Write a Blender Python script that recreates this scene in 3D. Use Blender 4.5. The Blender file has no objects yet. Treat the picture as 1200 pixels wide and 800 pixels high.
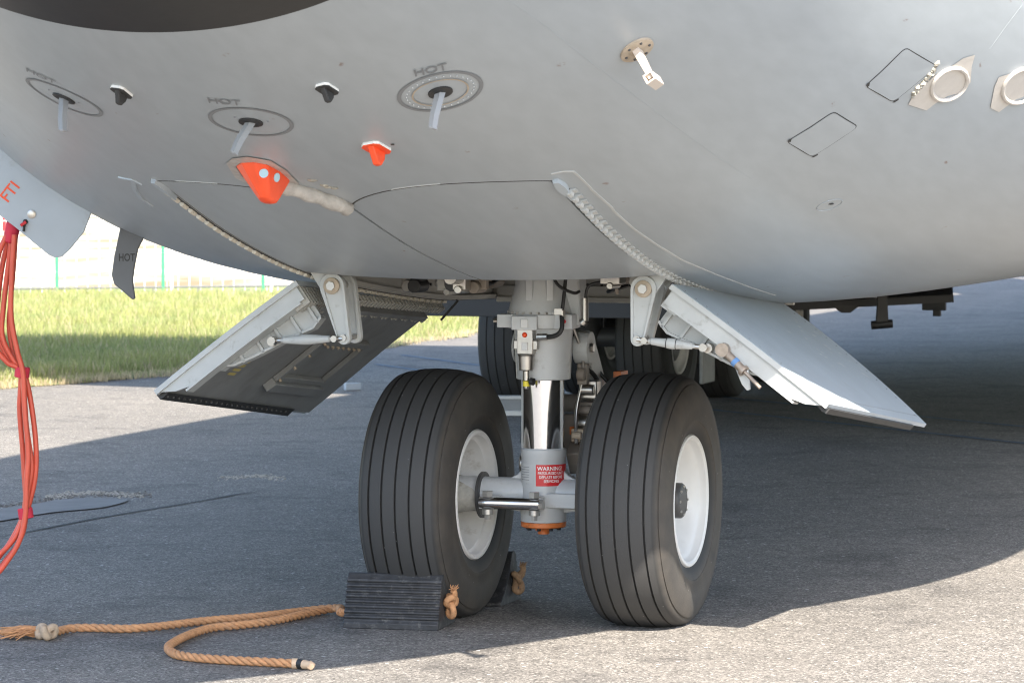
import bpy, bmesh, math, random
import numpy as np
from mathutils import Vector, Matrix
from mathutils.bvhtree import BVHTree
random.seed(7); rng = np.random.default_rng(7)
R = math.radians
scene = bpy.context.scene
col = scene.collection

# ------------------------------------------------------------------ camera, sky, sun, exposure
FPX, CAM, PITCH = 3900.0, Vector((-0.119, -12.5, 1.64)), math.atan(185 / 3900.0)
cam_data = bpy.data.cameras.new('camera')
cam_data.sensor_width = 36.0; cam_data.lens = 36.0 * FPX / 1200.0
cam_data.clip_start = 0.1; cam_data.clip_end = 3000
cam_data.dof.use_dof = True; cam_data.dof.focus_distance = 12.1; cam_data.dof.aperture_fstop = 11.0
camera = bpy.data.objects.new('camera', cam_data); col.objects.link(camera)
camera.location = CAM; camera.rotation_euler = (R(90) - PITCH, 0, 0)
scene.camera = camera

SUN_DIR = Vector((0.27, -0.98, 1.0)).normalized()          # towards the sun
world = bpy.data.worlds.new('World'); scene.world = world; world.use_nodes = True
wn = world.node_tree.nodes; wl = world.node_tree.links
sky = wn.new('ShaderNodeTexSky'); sky.sky_type = 'NISHITA'; sky.sun_disc = False
sky.sun_elevation = math.asin(SUN_DIR.z); sky.sun_rotation = math.atan2(SUN_DIR.x, SUN_DIR.y)
sky.air_density = 1.0; sky.dust_density = 1.5; sky.ozone_density = 1.0
wn['Background'].inputs['Strength'].default_value = 0.15
wl.new(sky.outputs['Color'], wn['Background'].inputs['Color'])
sd = bpy.data.lights.new('sun', 'SUN'); sd.energy = 4.5; sd.angle = R(0.53); sd.color = (1.0, 0.92, 0.81)
sun = bpy.data.objects.new('sun', sd); col.objects.link(sun)
sun.rotation_euler = SUN_DIR.to_track_quat('Z', 'Y').to_euler()
scene.view_settings.view_transform = 'Standard'; scene.view_settings.look = 'None'
scene.view_settings.exposure = 1.72; scene.view_settings.gamma = 1.0
scene.view_settings.use_curve_mapping = False
scene.cycles.filter_width = 1.1; scene.cycles.max_bounces = 6; scene.cycles.diffuse_bounces = 4; scene.cycles.glossy_bounces = 3

# ------------------------------------------------------------------ frames
PSI = R(17.5)                                              # heading of the aircraft: local x = port, y = aft, z = up
CP, SP = math.cos(PSI), math.sin(PSI)
def to_local(w): return Vector((w.x * CP - w.y * SP, w.x * SP + w.y * CP, w.z))
def to_world(l): return Vector((l[0] * CP + l[1] * SP, -l[0] * SP + l[1] * CP, l[2]))
def ray(px, py):
    c = Vector(((px - 600) / FPX, 1.0, -(py - 400) / FPX))
    return Vector((c.x, c.y * math.cos(PITCH) + c.z * math.sin(PITCH), -c.y * math.sin(PITCH) + c.z * math.cos(PITCH)))
def ground_at(px, py, z=0.0):
    r = ray(px, py); k = (z - CAM.z) / r.z; return CAM + r * k
def at_depth(px, py, d):                                   # world point at distance d (along world y) from the camera
    r = ray(px, py); return CAM + r * (d / r.y)

# ------------------------------------------------------------------ mesh builder
class MB:
    def __init__(s): s.v = []; s.f = []
    def add(s, vs, fs):
        o = len(s.v); s.v += [tuple(v) for v in vs]; s.f += [tuple(i + o for i in f) for f in fs]; return s
    def hexa(s, p):                                        # 4 bottom + 4 top
        return s.add(p, [(0,3,2,1),(4,5,6,7),(0,1,5,4),(1,2,6,5),(2,3,7,6),(3,0,4,7)])
    def box(s, c, size, ax=None):
        c = Vector(c); ax = ax or (Vector((1,0,0)), Vector((0,1,0)), Vector((0,0,1)))
        a, b, d = [Vector(ax[i]) * size[i] / 2 for i in range(3)]
        return s.hexa([c-a-b-d, c+a-b-d, c+a+b-d, c-a+b-d, c-a-b+d, c+a-b+d, c+a+b+d, c-a+b+d])
    def ring(s, rings, closed=False, cap=True):
        n = len(rings[0]); vs = [p for r in rings for p in r]; fs = []
        m = len(rings)
        for i in range(m if closed else m - 1):
            j = (i + 1) % m
            for k in range(n):
                l = (k + 1) % n; fs.append((i*n+k, i*n+l, j*n+l, j*n+k))
        if cap and not closed:
            fs.append(tuple(reversed(range(n)))); fs.append(tuple(range((m-1)*n, m*n)))
        return s.add(vs, fs)
    def revolve(s, prof, o, axis, n=32, closed=False, cap=True):   # prof: (along, radius)
        o = Vector(o); w = Vector(axis).normalized()
        u = w.orthogonal().normalized(); v = w.cross(u)
        rings = [[o + w*a + (u*math.cos(2*math.pi*k/n) + v*math.sin(2*math.pi*k/n))*max(r, 1e-5) for k in range(n)] for a, r in prof]
        return s.ring(rings, closed, cap)
    def cyl(s, a, b, r0, r1=None, n=20):
        a, b = Vector(a), Vector(b); r1 = r0 if r1 is None else r1
        return s.revolve([(0, r0), ((b-a).length, r1)], a, b - a, n)
    def tube(s, pts, r, n=8):
        pts = [Vector(p) for p in pts]; m = len(pts); rings = []; up = None
        for i, p in enumerate(pts):
            t = (pts[min(i+1, m-1)] - pts[max(i-1, 0)]).normalized()
            up = t.orthogonal().normalized() if up is None else (up - t * up.dot(t)).normalized()
            w = t.cross(up); rr = r[i] if isinstance(r, (list, tuple)) else r
            rings.append([p + (up*math.cos(2*math.pi*k/n) + w*math.sin(2*math.pi*k/n))*rr for k in range(n)])
        return s.ring(rings)
    def prism(s, poly, o, eu, ev, ew, d):                  # outline in eu/ev, extruded d along ew, centred
        o, eu, ev, ew = Vector(o), Vector(eu), Vector(ev), Vector(ew); n = len(poly)
        a = [o + eu*p[0] + ev*p[1] - ew*d/2 for p in poly]; b = [q + ew*d for q in a]
        return s.add(a + b, [tuple(reversed(range(n))), tuple(range(n, 2*n))] + [(i, (i+1) % n, n+(i+1) % n, n+i) for i in range(n)])
    def blob(s, c, r, n=10, m=6, jit=0.0, sc=(1,1,1)):
        prof = []; c = Vector(c); rings = []
        for i in range(m + 1):
            th = math.pi * (i + .02) / (m + .04); ring = []
            for k in range(n):
                ph = 2*math.pi*k/n; q = r * (1 + random.uniform(-jit, jit))
                ring.append(c + Vector((q*sc[0]*math.sin(th)*math.cos(ph), q*sc[1]*math.sin(th)*math.sin(ph), q*sc[2]*math.cos(th))))
            rings.append(ring)
        return s.ring(rings)
    def mirror(s):
        m = MB(); m.v = [(-x, y, z) for x, y, z in s.v]; m.f = [tuple(reversed(f)) for f in s.f]; return m
    def build(s, name, mat, parent=None, smooth=40, bevel=0, recalc=True):
        me = bpy.data.meshes.new(name); me.from_pydata(s.v, [], s.f); me.validate()
        if recalc:
            bm = bmesh.new(); bm.from_mesh(me); bmesh.ops.recalc_face_normals(bm, faces=bm.faces); bm.to_mesh(me); bm.free()
        me.materials.append(mat)
        if smooth:
            me.polygons.foreach_set('use_smooth', [True]*len(me.polygons)); me.set_sharp_from_angle(angle=R(smooth))
        o = bpy.data.objects.new(name, me); col.objects.link(o)
        if parent: o.parent = parent
        if bevel:
            b = o.modifiers.new('bevel', 'BEVEL'); b.width = bevel; b.segments = 2; b.limit_method = 'ANGLE'; b.angle_limit = R(35)
            b.harden_normals = False
        return o
def tag(o, label, cat, group=None, kind=None):
    if label: o['label'] = label
    if cat: o['category'] = cat
    if group: o['group'] = group
    if kind: o['kind'] = kind
    return o
def empty(name, loc=(0,0,0), rz=0.0):
    o = bpy.data.objects.new(name, None); col.objects.link(o); o.location = loc; o.rotation_euler = (0,0,rz); o.empty_display_size = .2
    return o
def catmull(pts, per=8):
    pts = [Vector(p) for p in pts]; out = []
    P = [pts[0]*2 - pts[1]] + pts + [pts[-1]*2 - pts[-2]]
    for i in range(1, len(P) - 2):
        a, b, c, d = P[i-1], P[i], P[i+1], P[i+2]
        for k in range(per):
            t = k / per
            out.append(.5*((2*b) + (c-a)*t + (2*a-5*b+4*c-d)*t*t + (3*b-a-3*c+d)*t**3))
    out.append(pts[-1]); return out

# ------------------------------------------------------------------ materials
def mat(name, base, rough=.5, metal=0., var=0., vscale=6., bump=0., bscale=80., spec=None, dirt=None, dirt_scale=3., dirt_lo=.55, dirt_hi=.75, coat=0., rvar=0., mscale=None):
    m = bpy.data.materials.new(name); m.use_nodes = True
    nt = m.node_tree; N = nt.nodes; L = nt.links; b = N['Principled BSDF']
    b.inputs['Base Color'].default_value = (*base, 1); b.inputs['Roughness'].default_value = rough; b.inputs['Metallic'].default_value = metal
    if spec is not None: b.inputs['Specular IOR Level'].default_value = spec
    if coat: b.inputs['Coat Weight'].default_value = coat; b.inputs['Coat Roughness'].default_value = .12
    tc = N.new('ShaderNodeTexCoord'); out = None
    def noise(scale, detail=4, ro=.55):
        n = N.new('ShaderNodeTexNoise'); n.inputs['Scale'].default_value = scale; n.inputs['Detail'].default_value = detail; n.inputs['Roughness'].default_value = ro
        if mscale:
            mp = N.new('ShaderNodeMapping'); mp.inputs['Scale'].default_value = mscale; L.new(tc.outputs['Object'], mp.inputs['Vector']); L.new(mp.outputs['Vector'], n.inputs['Vector'])
        else: L.new(tc.outputs['Object'], n.inputs['Vector'])
        return n
    if var:
        n = noise(vscale, 5); r = N.new('ShaderNodeMapRange'); r.inputs['From Min'].default_value = .3; r.inputs['From Max'].default_value = .7
        r.inputs['To Min'].default_value = 1 - var; r.inputs['To Max'].default_value = 1 + var; L.new(n.outputs['Fac'], r.inputs['Value'])
        x = N.new('ShaderNodeMix'); x.data_type = 'RGBA'; x.blend_type = 'MULTIPLY'; x.inputs['Factor'].default_value = 1
        x.inputs[6].default_value = (*base, 1); L.new(r.outputs['Result'], x.inputs[7]); out = x.outputs[2]
    if dirt:
        n = noise(dirt_scale, 8, .65); r = N.new('ShaderNodeMapRange'); r.inputs['From Min'].default_value = dirt_lo; r.inputs['From Max'].default_value = dirt_hi
        L.new(n.outputs['Fac'], r.inputs['Value'])
        x = N.new('ShaderNodeMix'); x.data_type = 'RGBA'; L.new(r.outputs['Result'], x.inputs['Factor'])
        if out: L.new(out, x.inputs[6])
        else: x.inputs[6].default_value = (*base, 1)
        x.inputs[7].default_value = (*dirt, 1); out = x.outputs[2]
    if out: L.new(out, b.inputs['Base Color'])
    if rvar:
        n = noise(vscale * 1.7, 5); r = N.new('ShaderNodeMapRange'); r.inputs['To Min'].default_value = rough - rvar; r.inputs['To Max'].default_value = rough + rvar
        L.new(n.outputs['Fac'], r.inputs['Value']); L.new(r.outputs['Result'], b.inputs['Roughness'])
    if bump:
        n = noise(bscale, 4); bp = N.new('ShaderNodeBump'); bp.inputs['Strength'].default_value = bump; bp.inputs['Distance'].default_value = .004
        L.new(n.outputs['Fac'], bp.inputs['Height']); L.new(bp.outputs['Normal'], b.inputs['Normal'])
    return m

def hull_material():
    m = mat('hull_grey_paint', (.338, .372, .396), .36, var=.02, vscale=1.1, bump=.012, bscale=7, rvar=.03)
    nt = m.node_tree; N = nt.nodes; L = nt.links; b = N['Principled BSDF']
    src = b.inputs['Base Color'].links[0].from_socket
    tc = [n for n in N if n.type == 'TEX_COORD'][0]
    # small scuffs and brown specks, sparse
    v = N.new('ShaderNodeTexVoronoi'); v.inputs['Scale'].default_value = 7.5; L.new(tc.outputs['Object'], v.inputs['Vector'])
    cr = N.new('ShaderNodeMapRange'); cr.inputs['From Min'].default_value = .13; cr.inputs['From Max'].default_value = .05
    L.new(v.outputs['Distance'], cr.inputs['Value'])
    sp = N.new('ShaderNodeSeparateColor'); L.new(v.outputs['Color'], sp.inputs['Color'])
    gt = N.new('ShaderNodeMath'); gt.operation = 'GREATER_THAN'; gt.inputs[1].default_value = .62; L.new(sp.outputs[0], gt.inputs[0])
    mp = N.new('ShaderNodeMapping'); mp.inputs['Scale'].default_value = (60, 18, 60); L.new(tc.outputs['Object'], mp.inputs['Vector'])
    nz = N.new('ShaderNodeTexNoise'); nz.inputs['Scale'].default_value = 1.0; nz.inputs['Detail'].default_value = 3; L.new(mp.outputs['Vector'], nz.inputs['Vector'])
    th = N.new('ShaderNodeMapRange'); th.inputs['From Min'].default_value = .50; th.inputs['From Max'].default_value = .60; L.new(nz.outputs['Fac'], th.inputs['Value'])
    m1 = N.new('ShaderNodeMath'); m1.operation = 'MULTIPLY'; L.new(cr.outputs['Result'], m1.inputs[0]); L.new(gt.outputs[0], m1.inputs[1])
    m2 = N.new('ShaderNodeMath'); m2.operation = 'MULTIPLY'; L.new(m1.outputs[0], m2.inputs[0]); L.new(th.outputs['Result'], m2.inputs[1])
    m3 = N.new('ShaderNodeMath'); m3.operation = 'MULTIPLY'; m3.inputs[1].default_value = .8; L.new(m2.outputs[0], m3.inputs[0])
    x = N.new('ShaderNodeMix'); x.data_type = 'RGBA'; L.new(m3.outputs[0], x.inputs['Factor']); L.new(src, x.inputs[6]); x.inputs[7].default_value = (.17, .10, .07, 1)
    # faint airflow streaks running aft
    mp2 = N.new('ShaderNodeMapping'); mp2.inputs['Scale'].default_value = (22, 1.1, 22); L.new(tc.outputs['Object'], mp2.inputs['Vector'])
    n2 = N.new('ShaderNodeTexNoise'); n2.inputs['Scale'].default_value = 1; n2.inputs['Detail'].default_value = 6; L.new(mp2.outputs['Vector'], n2.inputs['Vector'])
    r2 = N.new('ShaderNodeMapRange'); r2.inputs['From Min'].default_value = .3; r2.inputs['From Max'].default_value = .75; r2.inputs['To Min'].default_value = 1.03; r2.inputs['To Max'].default_value = .93
    L.new(n2.outputs['Fac'], r2.inputs['Value'])
    y = N.new('ShaderNodeMix'); y.data_type = 'RGBA'; y.blend_type = 'MULTIPLY'; y.inputs['Factor'].default_value = 1
    L.new(x.outputs[2], y.inputs[6]); L.new(r2.outputs['Result'], y.inputs[7]); L.new(y.outputs[2], b.inputs['Base Color'])
    return m

def asphalt_material():
    m = bpy.data.materials.new('worn_asphalt'); m.use_nodes = True
    nt = m.node_tree; N = nt.nodes; L = nt.links; b = N['Principled BSDF']
    tc = N.new('ShaderNodeTexCoord')
    def noise(scale, detail=3, rough=.6):
        n = N.new('ShaderNodeTexNoise'); n.inputs['Scale'].default_value = scale; n.inputs['Detail'].default_value = detail; n.inputs['Roughness'].default_value = rough
        L.new(tc.outputs['Object'], n.inputs['Vector']); return n
    def ramp(src, stops):
        r = N.new('ShaderNodeValToRGB'); L.new(src, r.inputs['Fac'])
        e = r.color_ramp.elements
        e[0].position, e[0].color = stops[0][0], (*stops[0][1], 1); e[1].position, e[1].color = stops[-1][0], (*stops[-1][1], 1)
        for p, c in stops[1:-1]: k = e.new(p); k.color = (*c, 1)
        return r.outputs['Color']
    def mix(a, c, mode='MULTIPLY', f=1.):
        x = N.new('ShaderNodeMix'); x.data_type = 'RGBA'; x.blend_type = mode
        if hasattr(f, 'default_value') or not isinstance(f, float): L.new(f, x.inputs['Factor'])
        else: x.inputs['Factor'].default_value = f
        L.new(a, x.inputs[6])
        if isinstance(c, tuple): x.inputs[7].default_value = (*c, 1)
        else: L.new(c, x.inputs[7])
        return x.outputs[2]
    vg = N.new('ShaderNodeTexVoronoi'); vg.inputs['Scale'].default_value = 125; L.new(tc.outputs['Object'], vg.inputs['Vector'])
    stone = ramp(vg.outputs['Color'], [(0, (.055,.051,.046)), (.40, (.150,.139,.125)), (.75, (.225,.208,.186)), (1, (.43,.40,.37))])
    big = ramp(noise(.45, 3).outputs['Fac'], [(.3, (.84,.84,.85)), (.7, (1.12,1.11,1.1))])
    mid = ramp(noise(9, 3, .7).outputs['Fac'], [(.3, (.84,.84,.84)), (.7, (1.14,1.14,1.14))])
    fine = ramp(noise(230, 2).outputs['Fac'], [(.3, (.55,.55,.55)), (.7, (1.45,1.45,1.45))])
    c = mix(mix(mix(stone, big), mid), fine)
    st = ramp(noise(1.7, 4, .65).outputs['Fac'], [(.36, (.74,.74,.75)), (.46, (1,1,1)), (.62, (1,1,1)), (.74, (1.14,1.13,1.11))])
    c = mix(c, st)
    vs = N.new('ShaderNodeTexVoronoi'); vs.inputs['Scale'].default_value = 26; vs.inputs['Randomness'].default_value = 1; L.new(tc.outputs['Object'], vs.inputs['Vector'])
    sp = N.new('ShaderNodeSeparateColor'); L.new(vs.outputs['Color'], sp.inputs['Color'])
    g1 = N.new('ShaderNodeMath'); g1.operation = 'GREATER_THAN'; g1.inputs[1].default_value = .72; L.new(sp.outputs[0], g1.inputs[0])
    ms = N.new('ShaderNodeMath'); ms.operation = 'MULTIPLY_ADD'; ms.inputs[1].default_value = .20; ms.inputs[2].default_value = .02; L.new(sp.outputs[1], ms.inputs[0])
    g2 = N.new('ShaderNodeMath'); g2.operation = 'LESS_THAN'; L.new(vs.outputs['Distance'], g2.inputs[0]); L.new(ms.outputs[0], g2.inputs[1])
    g3 = N.new('ShaderNodeMath'); g3.operation = 'MULTIPLY'; L.new(g1.outputs[0], g3.inputs[0]); L.new(g2.outputs[0], g3.inputs[1])
    c = mix(c, (.46,.44,.42), 'MIX', g3.outputs[0])
    L.new(c, b.inputs['Base Color']); b.inputs['Roughness'].default_value = .82; b.inputs['Specular IOR Level'].default_value = .4
    bp = N.new('ShaderNodeBump'); bp.inputs['Strength'].default_value = .55; bp.inputs['Distance'].default_value = .004
    L.new(vg.outputs['Distance'], bp.inputs['Height']); L.new(bp.outputs['Normal'], b.inputs['Normal'])
    return m

def attr_material(name, attr, rough=.7, trans=0.):
    m = bpy.data.materials.new(name); m.use_nodes = True; N = m.node_tree.nodes; L = m.node_tree.links; b = N['Principled BSDF']
    a = N.new('ShaderNodeAttribute'); a.attribute_name = attr; L.new(a.outputs['Color'], b.inputs['Base Color']); b.inputs['Roughness'].default_value = rough
    b.inputs['Specular IOR Level'].default_value = .25
    if trans:
        t = N.new('ShaderNodeBsdfTranslucent'); L.new(a.outputs['Color'], t.inputs['Color']); s = N.new('ShaderNodeMixShader'); s.inputs[0].default_value = trans
        L.new(b.outputs[0], s.inputs[1]); L.new(t.outputs[0], s.inputs[2]); L.new(s.outputs[0], N['Material Output'].inputs['Surface'])
    return m

M = {
 'hull': hull_material(),
 'radome': mat('black_radome_paint', (.013,.013,.0125), .42, var=.15, vscale=25, bump=.05, bscale=60),
 'door_grey': mat('gear_door_paint', (.375,.42,.455), .36, var=.06, vscale=5, dirt=(.30,.30,.29), dirt_scale=9, dirt_lo=.6, dirt_hi=.85),
 'inner': mat('door_inner_grey_paint', (.235,.24,.238), .5, var=.10, vscale=7, dirt=(.16,.16,.15), dirt_scale=6, dirt_lo=.5, dirt_hi=.8),
 'frame': mat('light_grey_structure_paint', (.45,.465,.46), .45, var=.06, vscale=14, dirt=(.25,.235,.21), dirt_scale=22, dirt_lo=.60, dirt_hi=.80),
 'bay': mat('bay_primer_beige', (.38,.375,.345), .55, var=.06, vscale=5, dirt=(.30,.25,.20), dirt_scale=8, dirt_lo=.58, dirt_hi=.8),
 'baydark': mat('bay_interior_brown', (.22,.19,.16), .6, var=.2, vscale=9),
 'strut': mat('strut_silver_paint', (.50,.515,.52), .34, var=.05, vscale=16, dirt=(.28,.27,.25), dirt_scale=13, dirt_lo=.60, dirt_hi=.80),
 'chrome': mat('chrome', (.80,.80,.81), .13, metal=1., rvar=.06, vscale=30),
 'steel': mat('steel', (.46,.44,.41), .34, metal=1., var=.1, vscale=40),
 'bolt': mat('bright_bolt', (.46,.45,.43), .35, metal=.7),
 'white': mat('wheel_white_paint', (.66,.66,.65), .38, var=.03, vscale=12, dirt=(.55,.52,.47), dirt_scale=7, dirt_lo=.62, dirt_hi=.9),
 'white_dirty': mat('wheel_white_paint_dirty', (.74,.73,.71), .42, var=.05, vscale=12, dirt=(.42,.38,.32), dirt_scale=9, dirt_lo=.58, dirt_hi=.8),
 'mainrim': mat('main_wheel_grey', (.72,.72,.70), .5, var=.1, vscale=12),
 'hub': mat('hub_cap_dark', (.06,.06,.06), .5),
 'boot': mat('axle_boot_grease', (.42,.41,.37), .75, var=.2, vscale=30, bump=.8, bscale=45, dirt=(.25,.23,.19), dirt_scale=18),
 'rubber': mat('chock_rubber', (.034,.034,.036), .55, var=.35, vscale=30, bump=.35, bscale=120, dirt=(.13,.125,.115), dirt_scale=38, dirt_lo=.55, dirt_hi=.75),
 'seal': mat('black_seal', (.03,.03,.03), .6),
 'black': mat('black_fitting', (.02,.02,.02), .5),
 'darkgrey': mat('antenna_dark_grey', (.12,.125,.13), .5, var=.06, vscale=10),
 'print': mat('dark_print', (.19,.20,.21), .6),
 'gap': mat('panel_gap', (.05,.048,.045), .8),
 'sealant': mat('pale_sealant', (.68,.68,.66), .6, var=.08, vscale=40),
 'beige_sealant': mat('beige_hinge_sealant', (.60,.56,.47), .65, var=.1, vscale=30),
 'tan': mat('tan_probe_base', (.40,.33,.25), .6, var=.15, vscale=40),
 'probe_tan': mat('probe_pale_tan', (.56,.49,.42), .4),
 'probe': mat('probe_metal', (.29,.30,.31), .5),
 'orange': mat('fluorescent_orange_paint', (.86,.085,.02), .42, var=.05, vscale=20),
 'lblue': mat('pale_blue_lens', (.42,.62,.72), .3),
 'tape': mat('taped_conduit', (.43,.41,.38), .30, var=.16, vscale=30, bump=1.0, bscale=50),
 'foil': mat('translucent_tape', (.50,.47,.43), .30, var=.05, vscale=25, bump=.3, bscale=35),
 'putty': mat('grey_putty', (.36,.34,.29), .6, var=.25, vscale=60, bump=.8, bscale=60),
 'red': mat('red_cable', (.66,.10,.055), .42, var=.08, vscale=10),
 'strap': mat('crimson_strap', (.60,.03,.06), .7, bump=.3, bscale=300),
 'redplate': mat('red_placard', (.62,.025,.03), .35),
 'whiteprint': mat('white_print', (.82,.82,.80), .5),
 'placard': mat('grey_placard', (.52,.53,.53), .4),
 'rope': mat('orange_rope', (.52,.265,.125), .85, var=.18, vscale=60, bump=.5, bscale=260, dirt=(.36,.21,.12), dirt_scale=20),
 'ropeold': mat('rope_knot_grey', (.44,.33,.23), .9, var=.2, vscale=50, bump=.5, bscale=200),
 'ropedark': mat('weathered_rope', (.33,.20,.11), .9, var=.25, vscale=60, bump=.6, bscale=200),
 'ropetape': mat('rope_end_tape', (.55,.40,.27), .5),
 'orangegear': mat('orange_gear_paint', (.62,.17,.04), .5, var=.15, vscale=30, dirt=(.2,.09,.05), dirt_scale=30),
 'yellow': mat('yellow_tag', (.75,.62,.05), .5),
 'yellowprint': mat('faded_yellow_print', (.48,.40,.14), .7),
 'bluepaint': mat('blue_line_paint', (.075,.13,.20), .8, var=.3, vscale=14),
 'patch': mat('smooth_patch', (.185,.178,.172), .8, var=.12, vscale=5, bump=.3, bscale=150),
 'crack': mat('tar_seam', (.035,.035,.037), .8),
 'gravel': mat('pale_grit', (.40,.37,.32), .9, var=.25, vscale=60),
 'fence': mat('galvanised_fence', (.80,.81,.80), .45),
 'green': mat('green_post', (.04,.30,.14), .5),
 'straw': mat('dry_straw_field', (.36,.33,.26), .95, var=.15, vscale=1.5, dirt=(.20,.15,.075), dirt_scale=.8, dirt_lo=.48, dirt_hi=.60, mscale=(.35,.11,1)),
 'turf': mat('turf_soil', (.22,.25,.10), .95, var=.25, vscale=3),
 'paper': mat('white_paper', (.42,.47,.52), .6),
 'alu': mat('aluminium_channel', (.55,.57,.58), .4, metal=.3, var=.08, vscale=10),
 'asphalt': asphalt_material(),
}

def tyre_material():
    m = mat('tyre_rubber', (.028,.028,.028), .70, var=.18, vscale=10, bump=.15, bscale=160)
    nt = m.node_tree; N = nt.nodes; L = nt.links; b = N['Principled BSDF']; src = b.inputs['Base Color'].links[0].from_socket
    a = N.new('ShaderNodeAttribute'); a.attribute_name = 'dust'
    n = N.new('ShaderNodeTexNoise'); n.inputs['Scale'].default_value = 14; n.inputs['Detail'].default_value = 6
    tc = [q for q in N if q.type == 'TEX_COORD'][0]; L.new(tc.outputs['Object'], n.inputs['Vector'])
    mu = N.new('ShaderNodeMath'); mu.operation = 'MULTIPLY'; L.new(a.outputs['Fac'], mu.inputs[0]); L.new(n.outputs['Fac'], mu.inputs[1])
    x = N.new('ShaderNodeMix'); x.data_type = 'RGBA'; L.new(mu.outputs[0], x.inputs['Factor']); L.new(src, x.inputs[6]); x.inputs[7].default_value = (.085,.072,.058, 1)
    # worn pale tread
    a2 = N.new('ShaderNodeAttribute'); a2.attribute_name = 'wear'
    y = N.new('ShaderNodeMix'); y.data_type = 'RGBA'; L.new(a2.outputs['Fac'], y.inputs['Factor']); L.new(x.outputs[2], y.inputs[6]); y.inputs[7].default_value = (.045,.0445,.044, 1)
    # white scuffs
    v = N.new('ShaderNodeTexVoronoi'); v.inputs['Scale'].default_value = 22; L.new(tc.outputs['Object'], v.inputs['Vector'])
    lt = N.new('ShaderNodeMath'); lt.operation = 'LESS_THAN'; lt.inputs[1].default_value = .06; L.new(v.outputs['Distance'], lt.inputs[0])
    sp = N.new('ShaderNodeSeparateColor'); L.new(v.outputs['Color'], sp.inputs['Color'])
    gt = N.new('ShaderNodeMath'); gt.operation = 'GREATER_THAN'; gt.inputs[1].default_value = .75; L.new(sp.outputs[0], gt.inputs[0])
    mm = N.new('ShaderNodeMath'); mm.operation = 'MULTIPLY'; L.new(lt.outputs[0], mm.inputs[0]); L.new(gt.outputs[0], mm.inputs[1])
    z = N.new('ShaderNodeMix'); z.data_type = 'RGBA'; L.new(mm.outputs[0], z.inputs['Factor']); L.new(y.outputs[2], z.inputs[6]); z.inputs[7].default_value = (.18,.175,.17, 1)
    L.new(z.outputs[2], b.inputs['Base Color'])
    return m
M['tyre'] = tyre_material()

# ------------------------------------------------------------------ the ground
def sheet(name, pts, z, m, label=None, cat=None, kind='structure', nx=None):
    mb = MB(); mb.add([(x, y, z) for x, y in pts], [tuple(range(len(pts)))])
    o = mb.build(name, m, smooth=0, recalc=False)
    if o.data.polygons[0].normal.z < 0: o.data.flip_normals()
    return tag(o, label, cat, kind=kind)
sheet('ground', [(-400,-300),(500,-300),(500,900),(-400,900)], 0, M['asphalt'], 'speckled grey asphalt apron under the aircraft', 'ground')
def edge_x(y):                                             # edge between apron and verge
    xs = [(-20,-30),(2,-14),(8,-9.0),(11.5,-6.3),(14.15,-4.22),(15.7,-3.08),(18.5,-2.1),(22.1,-1.0),(30,1.4),(50,8),(90,22)]
    for (y0,x0),(y1,x1) in zip(xs, xs[1:]):
        if y0 <= y <= y1: return x0 + (x1-x0)*(y-y0)/(y1-y0)
    return -30 if y < -20 else 22
ys = [-20 + i*.5 for i in range(221)]
def wob(y): return .10*math.sin(y*3.1) + .07*math.sin(y*7.7+1) + .05*math.sin(y*15.3)
sheet('grass_verge', [(edge_x(y)+wob(y), y) for y in ys if y <= 40] + [(-90, 40), (-90,-20)], .008, M['turf'], 'green grass verge beside the apron', 'verge')
sheet('field', [(edge_x(40)+wob(40), 40)] + [(edge_x(y)+wob(y), y) for y in ys if y > 40] + [(22, 600), (-300, 600), (-300, 40)], .010, M['straw'], 'bleached dry field behind the mesh fence', 'field')

def grass():
    V = []; F = []; C = []
    def blade(x, y, h, w, c):
        a = random.uniform(0, 6.283); lean = random.uniform(.05, .6)*h; b = random.uniform(0, 6.283)
        dx, dy = math.cos(a)*w/2, math.sin(a)*w/2; lx, ly = math.cos(b)*lean, math.sin(b)*lean
        o = len(V)
        V.extend([(x-dx,y-dy,.005),(x+dx,y+dy,.005),(x+dx*.7+lx*.4,y+dy*.7+ly*.4,h*.6),(x-dx*.7+lx*.4,y-dy*.7+ly*.4,h*.6),(x+lx,y+ly,h)])
        F.extend([(o,o+1,o+2,o+3),(o+3,o+2,o+4)])
        k = random.uniform(.75, 1.25); c = tuple(q*k for q in c)
        C.extend([c]*5)
    n = 0
    while n < 105000:
        y = random.uniform(12.5, 36.6); half = (y+12.5)*.16
        x = random.uniform(-half-1.2, edge_x(y)+.15)
        if x > .5+y*.12: continue
        e = edge_x(y) + wob(y) - x
        if e < -.12: continue
        dry = max(0, 1 - (e/.55)) if random.random() < .9 else 0
        if random.random() < .22: dry = max(dry, .7)
        p = .5+.5*math.sin(x*2.3+y*.9)*math.sin(y*1.7-x)
        g = (.29+.07*p, .335+.03*p, .14); d = (.50, .42, .27)
        if dry > random.random(): c = d
        else: c = g
        h = random.uniform(.04, .12)*(1 + .5*p)*(.5 if e < .4 else 1)
        blade(x, y, h, random.uniform(.006, .014), c); n += 1
    me = bpy.data.meshes.new('grass'); me.from_pydata(V, [], F)
    ca = me.color_attributes.new('tint', 'FLOAT_COLOR', 'POINT'); ca.data.foreach_set('color', np.c_[np.array(C), np.ones(len(C))].ravel())
    me.materials.append(attr_material('grass_blades', 'tint', .6, .45))
    o = bpy.data.objects.new('grass', me); col.objects.link(o)
    tag(o, 'green grass blades with dry straw edge on the verge', 'grass', kind='stuff')
grass()

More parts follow.
